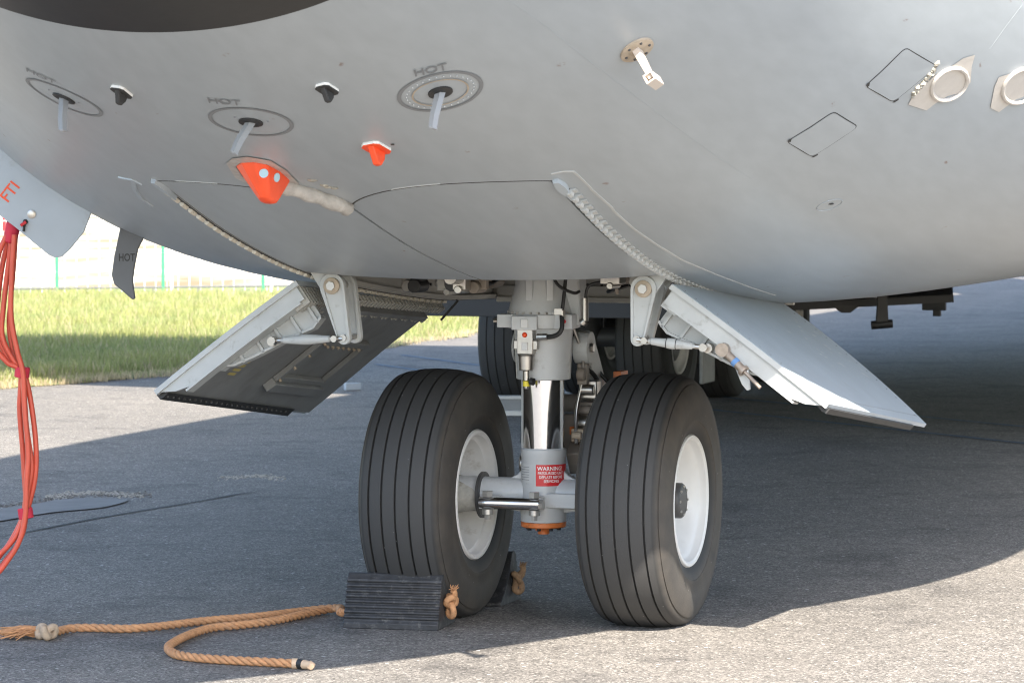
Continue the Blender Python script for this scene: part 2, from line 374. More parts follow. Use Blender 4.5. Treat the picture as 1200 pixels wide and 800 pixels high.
# ------------------------------------------------------------------ hull shape
def spline(xs, ys):
    xs = np.array(xs, float); ys = np.array(ys, float); n = len(xs); h = np.diff(xs); dl = np.diff(ys)/h
    m = np.zeros(n); m[0] = dl[0]; m[-1] = dl[-1]
    for i in range(1, n-1):                                # monotone cubic (Fritsch-Butland), smooth enough on dense points
        if dl[i-1]*dl[i] > 0:
            w1, w2 = 2*h[i]+h[i-1], h[i]+2*h[i-1]; m[i] = (w1+w2)/(w1/dl[i-1]+w2/dl[i])
    def f(x):
        x = min(max(x, xs[0]), xs[-1]); i = min(max(int(np.searchsorted(xs, x)) - 1, 0), n-2); t = (x-xs[i])/h[i]
        return float((2*t**3-3*t**2+1)*ys[i] + (t**3-2*t*t+t)*h[i]*m[i] + (-2*t**3+3*t*t)*ys[i+1] + (t**3-t*t)*h[i]*m[i+1])
    return f
SA = [-4.95,-4.88,-4.6,-4.1,-3.58,-2.8,-2.08,-1.4,-.77,0,1,2,3.5,6,22,28,34,39]
f_w  = spline(SA, [.02,.33,.72,1.07,1.345,1.70,1.98,2.24,2.44,2.62,2.74,2.79,2.82,2.82,2.82,2.5,1.6,.4])
f_zb = spline(SA, [3.05,2.83,2.57,2.275,2.05,1.77,1.564,1.405,1.300,1.215,1.150,1.135,1.13,1.13,1.15,2.3,4.2,5.6])
f_zc = spline(SA, [3.07,3.10,3.15,3.22,3.28,3.34,3.40,3.43,3.45,3.5,3.6,3.7,3.75,3.8,3.8,4.2,5.0,6.0])
f_zt = spline(SA, [3.10,3.35,3.7,4.05,4.35,4.75,5.1,5.5,5.9,6.25,6.5,6.6,6.65,6.7,6.7,6.7,6.7,6.6])
f_n  = spline(SA, [2,2,2,2.02,2.05,2.1,2.15,2.4,2.7,2.9,3.0,3.0,3.0,3.0,3.0,2.6,2.2,2.0])
HW = .665                                                  # half width of the nose gear bay
S0, S1, S2, S_RAD = -2.08, -.77, 1.45, -3.58               # bay front, aft edge of the closed doors, bay end, radome joint
def low(s, t):
    w, n = f_w(s), f_n(s); q = min(abs(t)/w, 1.); return f_zc(s) - (f_zc(s)-f_zb(s))*(1-q**n)**(1/n)
def section(s):
    w = f_w(s); tin = HW*w/2.82 if s > 22 else (HW if s >= S0 else HW*w/f_w(S0))
    right = [tin*i/16 for i in range(17)]
    p0 = math.asin(tin/w); right += [w*math.sin(p0 + (math.pi/2-p0)*i/26) for i in range(1, 27)]
    lowr = [(t, low(s, t)) for t in right]
    upr = [(w*math.cos(a), f_zc(s) + (f_zt(s)-f_zc(s))*math.sin(a)) for a in [math.pi/2*i/16 for i in range(1, 17)]]
    half = lowr + upr                                      # bottom centre -> port -> top centre
    full = [(-t, z) for t, z in reversed(half[1:-1])]
    return half + full
def hull_rows():
    xs = set([S0, S1, S2, S_RAD]); a = -4.95
    xs |= set(np.round(-4.95 + (1-np.cos(np.linspace(0, math.pi/2, 12)))*(4.95-3.58), 4)[:-1])
    for lo, hi, st in ((S_RAD, S0, .075), (S0, S1, .065), (S1, S2, .074), (S2, 6, .2), (6, 39, 1.5)):
        k = max(1, round((hi-lo)/st)); xs |= set(lo + (hi-lo)*i/k for i in range(k+1))
    return sorted(xs)
rows = hull_rows(); sec = [section(s) for s in rows]; NC = len(sec[0])
def arch(t):                                               # the front edges of the closed doors bow forward on each side of the keel
    q = min(abs(t)/HW, 1.); return .20*math.sin(math.pi*q**.8)**.85 if 0 < q < 1 else 0.
def smooth01(x): x = min(max(x, 0.), 1.); return x*x*(3-2*x)
def bow(s, t): return s - arch(t)*(smooth01((s-S_RAD)/(S0-S_RAD)) if s <= S0 else smooth01((S1-s)/(S1-S0)))
def hull_mesh(sel, hole=True):
    mb = MB(); idx = {}
    def vid(i, k):
        if (i, k) not in idx:
            idx[(i, k)] = len(mb.v); t, z = sec[i][k]; s_ = rows[i]
            if (k < 16 or k > NC-16) and S_RAD < s_ < S1:
                fr = min(k, NC-k)/16; s_ = bow(s_, fr*HW); z = low(s_, t)
            mb.v.append((t, s_, z))
        return idx[(i, k)]
    for i in range(len(rows)-1):
        if not sel(rows[i]): continue
        for k in range(NC):
            l = (k+1) % NC
            inner = (k < 16) or (k >= NC-16)
            if hole and inner and S0-1e-6 <= rows[i] < S2-1e-6: continue
            mb.f.append((vid(i,k), vid(i,l), vid(i+1,l), vid(i+1,k)))
    return mb
aircraft = empty('aircraft', (0,0,0), -PSI)
tag(aircraft, 'light grey military transport aircraft with black radome and open nose gear doors', 'aircraft')
A = aircraft
fuselage = hull_mesh(lambda s: s >= S_RAD-1e-6).build('fuselage', M['hull'], A, smooth=50)
radome = hull_mesh(lambda s: s < S_RAD-1e-6).build('radome', M['radome'], A, smooth=50)
radome['label'] = 'black radome nose cap'
full = hull_mesh(lambda s: True, hole=False)
BVH = BVHTree.FromPolygons([Vector(v) for v in full.v], full.f)
CAM_L = to_local(CAM)
def hull_hit(px, py):
    r = to_local(ray(px, py)); p, n, i, d = BVH.ray_cast(CAM_L, r.normalized(), 60)
    if p is None: raise ValueError('no hull at %s %s' % (px, py))
    if n.dot(r) > 0: n = -n
    return p, n
class Patch:                                               # tangent frame on the hull, u = towards screen right, v = up along the skin
    def __init__(s, px, py):
        s.p, s.n = hull_hit(px, py); right = to_local(Vector((1,0,0)))
        s.u = (right - s.n*right.dot(s.n)).normalized(); s.v = s.n.cross(s.u)
        if s.v.z < 0: s.v = -s.v
    def at(s, u, v, off=.002):
        o = s.p + s.u*u + s.v*v + s.n*.35; q, n, i, d = BVH.ray_cast(o, -s.n, 1.0)
        if q is None: return s.p + s.u*u + s.v*v + s.n*off
        if n.dot(s.n) < 0: n = -n
        return q + n*off
    def uv(s, px, py):
        q, n = hull_hit(px, py); d = q - s.p; return d.dot(s.u), d.dot(s.v)
def conform_fan(mb, pt, poly, off=.002):
    c = (sum(p[0] for p in poly)/len(poly), sum(p[1] for p in poly)/len(poly)); n = len(poly)
    mb.add([pt.at(*c, off)] + [pt.at(*p, off) for p in poly], [(0, 1+i, 1+(i+1) % n) for i in range(n)])
def conform_ring(mb, pt, r0, r1, off=.002, n=48, c=(0,0)):
    a = [(math.cos(2*math.pi*k/n), math.sin(2*math.pi*k/n)) for k in range(n)]
    mb.add([pt.at(c[0]+x*r0, c[1]+y*r0, off) for x,y in a] + [pt.at(c[0]+x*r1, c[1]+y*r1, off) for x,y in a], [(k,(k+1)%n,n+(k+1)%n,n+k) for k in range(n)])
def conform_strip(mb, pts, w, off=.003, h=0.0):            # pts on the hull: list of (point, normal); a raised bead
    rings = []
    m = len(pts)
    for i, (p, n) in enumerate(pts):
        t = (pts[min(i+1,m-1)][0] - pts[max(i-1,0)][0]).normalized(); b = t.cross(n).normalized(); hh = max(h, off)
        rings.append([p - b*w/2 - n*.004, p - b*w/3 + n*hh, p + b*w/3 + n*hh, p + b*w/2 - n*.004])
    mb.ring(rings)
_tc = {}
def text_geom(s, size, bold=True):
    if (s, size) in _tc: return _tc[(s, size)]
    cu = bpy.data.curves.new('lettering', 'FONT'); cu.body = s; cu.size = size; cu.align_x = 'CENTER'; cu.align_y = 'CENTER'; cu.resolution_u = 3; cu.offset = size*.012 if bold else 0
    o = bpy.data.objects.new('lettering', cu); col.objects.link(o)
    me = bpy.data.meshes.new_from_object(o.evaluated_get(bpy.context.evaluated_depsgraph_get()))
    v = [tuple(x.co) for x in me.vertices]; f = [tuple(p.vertices) for p in me.polygons]
    bpy.data.objects.remove(o); bpy.data.curves.remove(cu); bpy.data.meshes.remove(me)
    _tc[(s, size)] = (v, f); return v, f
def text_on_hull(name, s, size, pt, c, ang, m, parent, stretch=1.3):
    v, f = text_geom(s, size); ca, sa = math.cos(ang), math.sin(ang); mb = MB()
    mb.add([pt.at(c[0]+x*stretch*ca-y*sa, c[1]+x*stretch*sa+y*ca, .003) for x,y,z in v], f); return mb.build(name, m, parent, smooth=0, recalc=False)
def text_flat(name, s, size, o, eu, ev, m, parent):
    v, f = text_geom(s, size); o, eu, ev = Vector(o), Vector(eu), Vector(ev); mb = MB(); mb.add([o+eu*x+ev*y for x,y,z in v], f)
    return mb.build(name, m, parent, smooth=0, recalc=False)

# forward nose gear doors, closed
def closed_door(side):
    ni, nj = 24, 24; g = .0065; top = []; 
    mb = MB(); vs = []
    for lay in (0, .025):
        for i in range(ni+1):
            for j in range(nj+1):
                t = side*(g*.8 + (HW-g*1.9)*j/nj); s0 = S0+.010-arch(t); s = s0 + (S1-s0)*i/ni; vs.append((t, s, low(s, t)+lay))
    W = nj+1; L0 = (ni+1)*W; fs = []
    for i in range(ni):
        for j in range(nj):
            a = i*W+j; fs.append((a, a+1, a+W+1, a+W)); fs.append((L0+a, L0+a+W, L0+a+W+1, L0+a+1))
    for i in range(ni): 
        for j in (0, nj): a = i*W+j; fs.append((a, a+W, L0+a+W, L0+a))
    for j in range(nj):
        for i in (0, ni): a = i*W+j; fs.append((a, a+1, L0+a+1, L0+a))
    mb.add(vs, fs); return mb.build('nose_gear_door', M['hull'], A, smooth=35)
fwd = [closed_door(-1), closed_door(1)]
for o, q in zip(fwd, ('starboard', 'port')): o['label'] = 'closed forward %s nose gear door' % q
# bay walls
def bay():
    zt = 2.7
    for side in (-1, 1):
        mb = MB(); x = side*(HW+.0005); ss = [S0 + (S2-S0)*i/30 for i in range(31)]
        for s in ss: mb.v += [(x, s, low(s, HW)+.001), (x, s, zt), (x+side*.03, s, zt), (x+side*.03, s, low(s, HW)+.012)]
        for i in range(30):
            a = i*4; mb.f += [(a,a+1,a+5,a+4),(a+1,a+2,a+6,a+5),(a+2,a+3,a+7,a+6),(a+3,a,a+4,a+7)]
        w = mb.build('bay_side_wall', M['bay'], A, smooth=0)
        st = MB(); xi = side*(HW-.004)
        for s in [S1-.05 + k*.085 for k in range(26)]: 
            if s < S2-.03: st.cyl((xi+side*.004, s, low(s,HW)+.058), (xi-side*.003, s, low(s,HW)+.058), .006, n=8)
        rl = MB(); rl.v = []
        pts = [(S1-.15 + (S2-S1+.14)*i/16) for i in range(17)]
        rl.ring([[(xi, s, low(s,HW)+.004), (xi-side*.018, s, low(s,HW)+.004), (xi-side*.018, s, low(s,HW)+.022), (xi, s, low(s,HW)+.022)] for s in pts])
        rl.build('bay_rail', M['bay'], w, smooth=0, bevel=.002); st.build('rivet_row', M['black'], w)
        pl = MB(); pl.ring([[(xi+side*.003, s, low(s,HW)+.034), (xi-side*.004, s, low(s,HW)+.034), (xi-side*.004, s, low(s,HW)+.085), (xi+side*.003, s, low(s,HW)+.085)] for s in [S1+.05 + (1.15)*i/8 for i in range(9)]])
        pl.build('doubler_plate', M['bay'], w, smooth=0)
    mb = MB(); ts = [-HW + 2*HW*i/16 for i in range(17)]
    mb.ring([[(t, S2-.0005, low(S2,t)+.001), (t, S2-.0005, zt), (t, S2+.03, zt), (t, S2+.03, low(S2,t)+.012)] for t in ts])
    w = mb.build('bay_aft_bulkhead', M['bay'], A, smooth=0)
    rv = MB(); [rv.cyl((-.62+.062*k, S2-.001, low(S2,0)+.075), (-.62+.062*k, S2-.008, low(S2,0)+.075), .006, n=8) for k in range(21)]
    rv.build('rivet_row', M['black'], w)
    ls = MB(); ls.box((0, S2-.012, low(S2,0)+.045), (1.28, .02, .05)); ls.box((0, S2-.02, low(S2,0)+.012), (1.28, .035, .022)); ls.build('bulkhead_stiffener', M['bay'], w, smooth=0, bevel=.002)
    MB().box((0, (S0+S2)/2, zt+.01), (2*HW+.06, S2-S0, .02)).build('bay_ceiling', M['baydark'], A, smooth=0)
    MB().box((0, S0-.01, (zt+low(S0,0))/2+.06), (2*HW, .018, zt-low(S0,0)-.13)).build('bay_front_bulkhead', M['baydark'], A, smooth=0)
    # clutter in the bay roof line: pipes, brackets, clips
    eq = MB()
    for t, z, r in ((-.30,1.42,.018),(-.22,1.47,.012),(.33,1.41,.014),(.42,1.45,.02)): eq.tube([(t, S0+.3, z+.15), (t, -.2, z), (t, S2-.05, z-.03)], r, 8)
    eq.build('hydraulic_pipes', M['baydark'], A)
    br = MB()
    for t in (-.50,-.42,-.36): br.prism([(0,0),(.09,0),(.05,.13),(0,.16)], (t, .45+random.uniform(-.2,.2), 1.30), (0,1,0), (0,0,1), (1,0,0), .012)
    br.build('bay_brackets', M['bay'], A)
    pr = random.Random(21)
    for k in range(16):
        t = pr.choice([-.45,-.36,-.27,.22,.30,.38,.46])+pr.uniform(-.03,.03); s0 = pr.uniform(-.70,.2); z = 1.29+pr.uniform(-.03,.05); pts = [Vector((t,s0,z+.06))]
        for j in range(4): pts.append(pts[-1]+Vector((pr.uniform(-.06,.06), pr.uniform(.05,.14), pr.uniform(-.05,.03))))
        MB().tube(catmull(pts,5), pr.uniform(.004,.010), 7).build('harness', M['black'] if pr.random() < .6 else M['baydark'], A)
    for k in range(26):
        t = pr.uniform(.16,.56)*pr.choice([-1,1]); s0 = pr.uniform(-.7,.7); z = low(s0,t)+pr.uniform(-.005,.07)+(.05 if s0 > .1 else 0)
        q = MB(); q.box((t,s0,z+.05),(pr.uniform(.03,.09),pr.uniform(.03,.1),pr.uniform(.04,.14))); q.cyl((t,s0-.05,z),(t,s0+.06,z),pr.uniform(.012,.03),n=12); q.build('bay_fitting', pr.choice([M['baydark'],M['bay'],M['steel'],M['black']]), A, bevel=.003)
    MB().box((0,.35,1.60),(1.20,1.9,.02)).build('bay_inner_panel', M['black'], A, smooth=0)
bay()

# gear door front edge sealant line, painted gap shade, hinges
def door_edge_lines():
    mb = MB()
    for t0, t1 in ((-.38,-.56), (.20,.36)):
        pts = [((Vector((t, S0-.002-arch(t), low(S0-.002-arch(t), t)))), Vector((0,-.25,-1)).normalized()) for t in np.linspace(t0, t1, 12)]
        conform_strip(mb, pts, .006, .001, .0015)
    mb.build('edge_sealant', M['frame'], A)
    mb = MB(); nn_ = Vector((0,-.25,-1)).normalized()
    conform_strip(mb, [(Vector((t, S0+.005-arch(t), low(S0+.005-arch(t), t))), nn_) for t in np.linspace(-HW+.004, HW-.004, 90)], .009, .0004, .0006)
    mb.build('door_gap_seal', M['gap'], A)  # dark strip laid along the door gap, its shade put in as colour
door_edge_lines()
def low_n(s, t):
    e = .01; dz_s = (low(s+e,t)-low(s-e,t))/(2*e); dz_t = (low(s,t+e)-low(s,t-e))/(2*e); return Vector((dz_t, dz_s, -1)).normalized()
def piano_hinge(side):
    m = M['frame'] if side > 0 else M['beige_sealant']; h = MB(); n = 66; s_a, s_b = S0+.12, .97
    tt = HW+.016
    pitch = .056 if side > 0 else .070; n = int((s_b-s_a)/pitch)
    for k in range(n):
        s = s_a + pitch*k; z = low(s, tt); nn = low_n(s, tt)
        p = Vector((side*tt, s, z)); nn = Vector((side*nn.x, nn.y, nn.z)); along = Vector((0,1,(low(s+.02,tt)-low(s-.02,tt))/.04)).normalized(); b = along.cross(nn).normalized()
        h.cyl(p+nn*.006-along*pitch*.30, p+nn*.006+along*pitch*.30, .012 if side > 0 else .0085, n=8)
        if side > 0: h.box(p+nn*.003+b*(.014 if b.x > 0 else -.014), (.024, pitch*.5, .006), (b, along, nn))
    hin = h.build('piano_hinge', m, A); hin['label'] = ('pale' if side > 0 else 'beige') + ' serrated hinge along the %s bay edge' % ('port' if side > 0 else 'starboard')
    sl = MB(); conform_strip(sl, [(Vector((side*(HW+.012), s, low(s,HW+.012))), (lambda q: Vector((side*q.x,q.y,q.z)))(low_n(s,HW))) for s in np.linspace(S0+.1, .97, 50)], .030 if side > 0 else .020, .001, .0015)
    sl.build('hinge_strip', M['gap'], hin)
    nose = MB(); c = []
    for i, s in enumerate(np.linspace(S0-.01, S0+.17, 9)):
        wd = .012 + .030*math.sin(math.pi*min(1,(i+.6)/7)); c.append((Vector((side*(HW+.008), s, low(s,HW+.008))), wd))
    nn = low_n(S0, HW); nn = Vector((side*nn.x, nn.y, nn.z)); b = Vector((0,1,-.2)).normalized().cross(nn).normalized()
    nose.ring([[p-b*w/2-nn*.005, p-b*w/3+nn*.014, p+b*w/3+nn*.014, p+b*w/2-nn*.005] for p, w in c])
    nose.build('hinge_fairing', M['door_grey'], hin)
piano_hinge(1); piano_hinge(-1)
# sealant bead round the port hinge, and its starboard end
bead = MB()
pp = [(646,204),(660,201),(672,201),(680,208),(692,220),(693,222),(717,243),(719,247),(745,270),(770,287),(800,305),(840,322),(880,337),(908,346)]
def hull_path(pts, per=6):
    P = []
    for (x0,y0),(x1,y1) in zip(pts, pts[1:]):
        k = max(2, int(math.hypot(x1-x0, y1-y0)/8)); P += [(x0+(x1-x0)*i/k, y0+(y1-y0)*i/k) for i in range(k)]
    P.append(pts[-1]); out = []
    for q in P:
        try: out.append(hull_hit(*q))
        except ValueError: pass
    return out
conform_strip(bead, hull_path(pp), .011, .0015, .002)
bo = bead.build('sealant_bead', M['frame'], A)
bead = MB(); conform_strip(bead, hull_path([(140,208),(156,211),(166,216)]), .016, .003, .004); conform_strip(bead, hull_path([(156,211),(158,222),(166,233),(178,241)]), .022, .003, .004)
bead.build('sealant_bead', M['door_grey'], A)

# ------------------------------------------------------------------ open nose gear doors (port shape, mirrored for starboard)
DA, DB, DC, DD = Vector((.70,-.765,1.292)), Vector((1.257,-.765,.885)), Vector((1.30,.90,.700)), Vector((.70,.90,1.182))
DN = (DB-DA).cross(DD-DA).normalized()
if DN.z < 0: DN = -DN                                      # outer skin faces up and out
def dpt(u, v, off=0.0):
    p = DA*(1-u)*(1-v) + DB*u*(1-v) + DC*u*v + DD*(1-u)*v
    return p + DN*(.012*4*u*(1-u)*(.5+.5*v) + off)
def rear_v(u): return 1 - .03*max(0, (u-.55)/.45)**2 - .02*max(0, (.25-u)/.25)**2
def open_door(side, name):
    nu, nv = 14, 26
    mb = MB(); vs = []
    for off in (0, -.016):
        for i in range(nu+1):
            for j in range(nv+1): vs.append(dpt(i/nu, j/nv*rear_v(i/nu), off))
    W = nv+1; L0 = (nu+1)*W; fs = []
    for i in range(nu):
        for j in range(nv): a = i*W+j; fs += [(a,a+1,a+W+1,a+W), (L0+a,L0+a+W,L0+a+W+1,L0+a+1)]
    for i in range(nu):
        for j in (0, nv): a = i*W+j; fs.append((a,a+W,L0+a+W,L0+a))
    for j in range(nv):
        for i in (0, nu): a = i*W+j; fs.append((a,a+1,L0+a+1,L0+a))
    mb.add(vs, fs)
    fix = (lambda m: m) if side > 0 else (lambda m: m.mirror())
    d = fix(mb).build('nose_gear_door', M['door_grey'], A, smooth=30)
    d['label'] = name
    # dark inner lining
    li = MB(); vs = []
    for off in (-.0165, -.030):
        for i in range(nu+1):
            for j in range(nv+1):
                u = .05+.92*i/nu; vs.append(dpt(u, (.02+.965*j/nv)*rear_v(u), off))
    li.add(vs, fs); fix(li).build('inner_lining', M['inner'], d, smooth=30)
    # front rib: channel standing off the inner face along the front edge
    rib = MB(); ring = []
    for i in range(13):
        u = .02+.96*i/12; dep = .072 if u < .86 else .072*(1-(u-.86)/.12*.75)
        ring.append([dpt(u,.004,-.017), dpt(u,.004,-dep), dpt(u,.018,-dep), dpt(u,.018,-.017)])
    rib.ring(ring); ring = []
    for i in range(13):
        u = .05+.80*i/12; ring.append([dpt(u,.003,-.080), dpt(u,.003,-.072), dpt(u,.045,-.072), dpt(u,.045,-.080)])
    rib.ring(ring)
    ring = [[dpt(u,-.002,-.002), dpt(u,-.002,-.020), dpt(u,.012,-.020), dpt(u,.012,-.002)] for u in [0+1.0*i/14 for i in range(15)]]
    rib.ring(ring); fix(rib).build('front_rib', M['frame'], d, smooth=20)
    # link bracket arm with pockets
    arm = MB(); us = [.03,.10,.20,.32,.45,.58,.66]; ds = [.150,.165,.150,.135,.120,.098,.065]
    arm.ring([[dpt(u,.055,-.03), dpt(u,.055,-q), dpt(u,.066,-q), dpt(u,.066,-.03)] for u,q in zip(us,ds)])
    arm.ring([[dpt(u,.047,-q+.010), dpt(u,.047,-q), dpt(u,.078,-q), dpt(u,.078,-q+.010)] for u,q in zip(us,ds)])
    arm.ring([[dpt(u,.047,-.080), dpt(u,.047,-.072), dpt(u,.078,-.072), dpt(u,.078,-.080)] for u in us])
    for u,q in zip((.06,.17,.28,.40,.52,.63),(.155,.152,.138,.125,.108,.075)):
        arm.ring([[dpt(u-.008,.047,-q-.002), dpt(u+.008,.047,-q-.002), dpt(u+.008,.060,-q-.002), dpt(u-.008,.060,-q-.002)], [dpt(u-.008,.047,-.075), dpt(u+.008,.047,-.075), dpt(u+.008,.060,-.075), dpt(u-.008,.060,-.075)]])
    fix(arm).build('link_bracket', M['frame'], d, smooth=20, bevel=.002)
    ey = MB(); c = dpt(.32,.045,-.115); ey.cyl(c-Vector((0,.022,0)), c+Vector((0,.045,0)), .017, n=16); fix(ey).build('link_eye', M['steel'], d)
    # hinge combs
    cb = MB()
    for k in range(7):
        v = .015+.018*k; cb.ring([[dpt(.01,v,-.02), dpt(.01,v,-.09), dpt(.01,v+.008,-.09), dpt(.01,v+.008,-.02)], [dpt(.10,v,-.02), dpt(.10,v,-.09), dpt(.10,v+.008,-.09), dpt(.10,v+.008,-.02)]])
    for k in range(34):
        v = .17+.79*k/33; cb.box(dpt(.035,v,-.045), (.035,.016,.03), ((DB-DA).normalized(), (DD-DA).normalized(), DN))
        if k % 3 != 2: cb.box(dpt(.15,v,-.038), (.022,.015,.022), ((DB-DA).normalized(), (DD-DA).normalized(), DN))
    fix(cb).build('hinge_comb', M['frame'] if side > 0 else M['bay'], d, smooth=20)
    bm_ = MB(); bm_.ring([[dpt(.10,v,-.03), dpt(.10,v,-.06), dpt(.13,v,-.06), dpt(.13,v,-.03)] for v in np.linspace(.16,.93,10)]); fix(bm_).build('hinge_beam', M['inner'], d, smooth=20)
    # free edge seal with rivets
    sl = MB(); sl.ring([[dpt(.985,v*rear_v(1),-.012), dpt(1.012,v*rear_v(1),-.014), dpt(1.008,v*rear_v(1),-.036), dpt(.95,v*rear_v(1),-.036)] for v in np.linspace(.015,.86,20)]); s_ = fix(sl).build('edge_seal', M['seal'], d, smooth=30)
    rv = MB(); 
    for k in range(24): rv.blob(dpt(.975,(.03+.034*k)*rear_v(1),-.038), .0055, 6, 4)
    fix(rv).build('seal_rivets', M['hub'], s_)
    # recessed tray with bolts
    tr = MB(); u0,u1,v0,v1 = .40,.72,.50,.80
    def bar(ua,va,ub,vb,w,h):
        a, b = dpt(ua,va,-.03), dpt(ub,vb,-.03); t = (b-a); L_ = t.length; t.normalize(); x = DN.cross(t).normalized(); tr.box((a+b)/2-DN*h/2, (L_+w, w, h), (t, x, DN))
    bar(u0,v0,u1,v0,.03,.022); bar(u0,v1,u1,v1,.03,.022); bar(u0,v0,u0,v1,.03,.022); bar(u1,v0,u1,v1,.03,.022); bar(u1+.055,v0,u1+.055,v1,.05,.034)
    t_ = fix(tr).build('tray_frame', M['inner'], d, smooth=20, bevel=.003)
    bt = MB()
    for k in range(7): bt.cyl(dpt(u0+.02,v0+.04+(v1-v0-.08)*k/6,-.03), dpt(u0+.02,v0+.04+(v1-v0-.08)*k/6,-.062), .006, n=6)
    for k in range(4): bt.cyl(dpt(u0+(u1-u0)*k/3,v0,-.04), dpt(u0+(u1-u0)*k/3,v0,-.062), .006, n=6)
    fix(bt).build('tray_bolts', M['tan'], t_)
    # outer skin seams and scuffs
    sc = MB(); pr = random.Random(3)
    for k in range(26):
        u, v = pr.uniform(.18,.66), pr.uniform(.55,.90); a = pr.uniform(.006,.03)
        sc.add([dpt(u,v,.0015), dpt(u+.012,v+a*.3,.0015), dpt(u+.016,v+a,.0015), dpt(u+.004,v+a*.7,.0015)], [(0,1,2,3)])
    fix(sc).build('skin_scuffs', M['sealant'], d, smooth=0)
    fs_ = MB()
    for k in range(40):
        for u in (.94,): fs_.cyl(dpt(u,(.02+.95*k/39)*rear_v(u),-.001), dpt(u,(.02+.95*k/39)*rear_v(u),.0012), .0035, n=6)
    for k in range(14): u = .06+.88*k/13; fs_.cyl(dpt(u,.03,-.001), dpt(u,.03,.0012), .0035, n=6); fs_.cyl(dpt(u,.955*rear_v(u),-.001), dpt(u,.955*rear_v(u),.0012), .0035, n=6)
    fix(fs_).build('skin_fasteners', M['inner'], d)
    if side < 0:
        yp = MB()
        for k in range(5): yp.add([dpt(.60+.035*k,.215,-.031), dpt(.60+.035*k,.26,-.031), dpt(.622+.035*k,.26,-.031), dpt(.622+.035*k,.215,-.031)], [(0,1,2,3)])
        yp.mirror().build('faded_stencil', M['yellowprint'], d, smooth=0)
        hk = MB(); hk.tube([Vector((DD.x-.03,.88,DD.z+.02)), Vector((DD.x-.05,.93,DD.z-.02)), Vector((DD.x+.02,.92,DD.z-.10))], .005, 6); hk.mirror().build('hose', M['black'], d)
    else:
        lt = MB(); lt.prism([(-.035,0),(.045,.0),(.03,-.085),(.012,-.10),(-.008,-.09)], dpt(.50,.0,-.078), (DB-DA).normalized(), Vector((-.25,0,1)).normalized(), Vector((0,1,0)), .016)
        l_ = lt.build('latch_bracket', M['frame'], d, bevel=.002)
        c0, c1 = Vector((.885,-.775,1.066)), Vector((.965,-.790,.992)); rl = MB(); rl.cyl(c0, c1, .015, n=12); rl.cyl(c0-Vector((0,.02,0)), c0+Vector((0,.025,0)), .024, n=14); rl.cyl(c1, c1+(c1-c0).normalized()*.08, .007, n=8); rl.cyl(c1-(c1-c0).normalized()*.012, c1, .021, n=12)
        rl.build('latch_roller', mat('worn_bronze', (.36,.30,.25), .42, metal=.6, var=.15, vscale=60), l_)
        ls = MB(); ls.cyl(c0+(c1-c0)*.5, c0+(c1-c0)*.65, .0165, n=12); ls.build('blue_band', mat('blue_band', (.12,.25,.5), .5), l_)
    return d
door_s = open_door(-1, 'open starboard nose gear door showing its ribbed dark inner side')
door_p = open_door(1, 'open port nose gear door showing its pale outer skin')

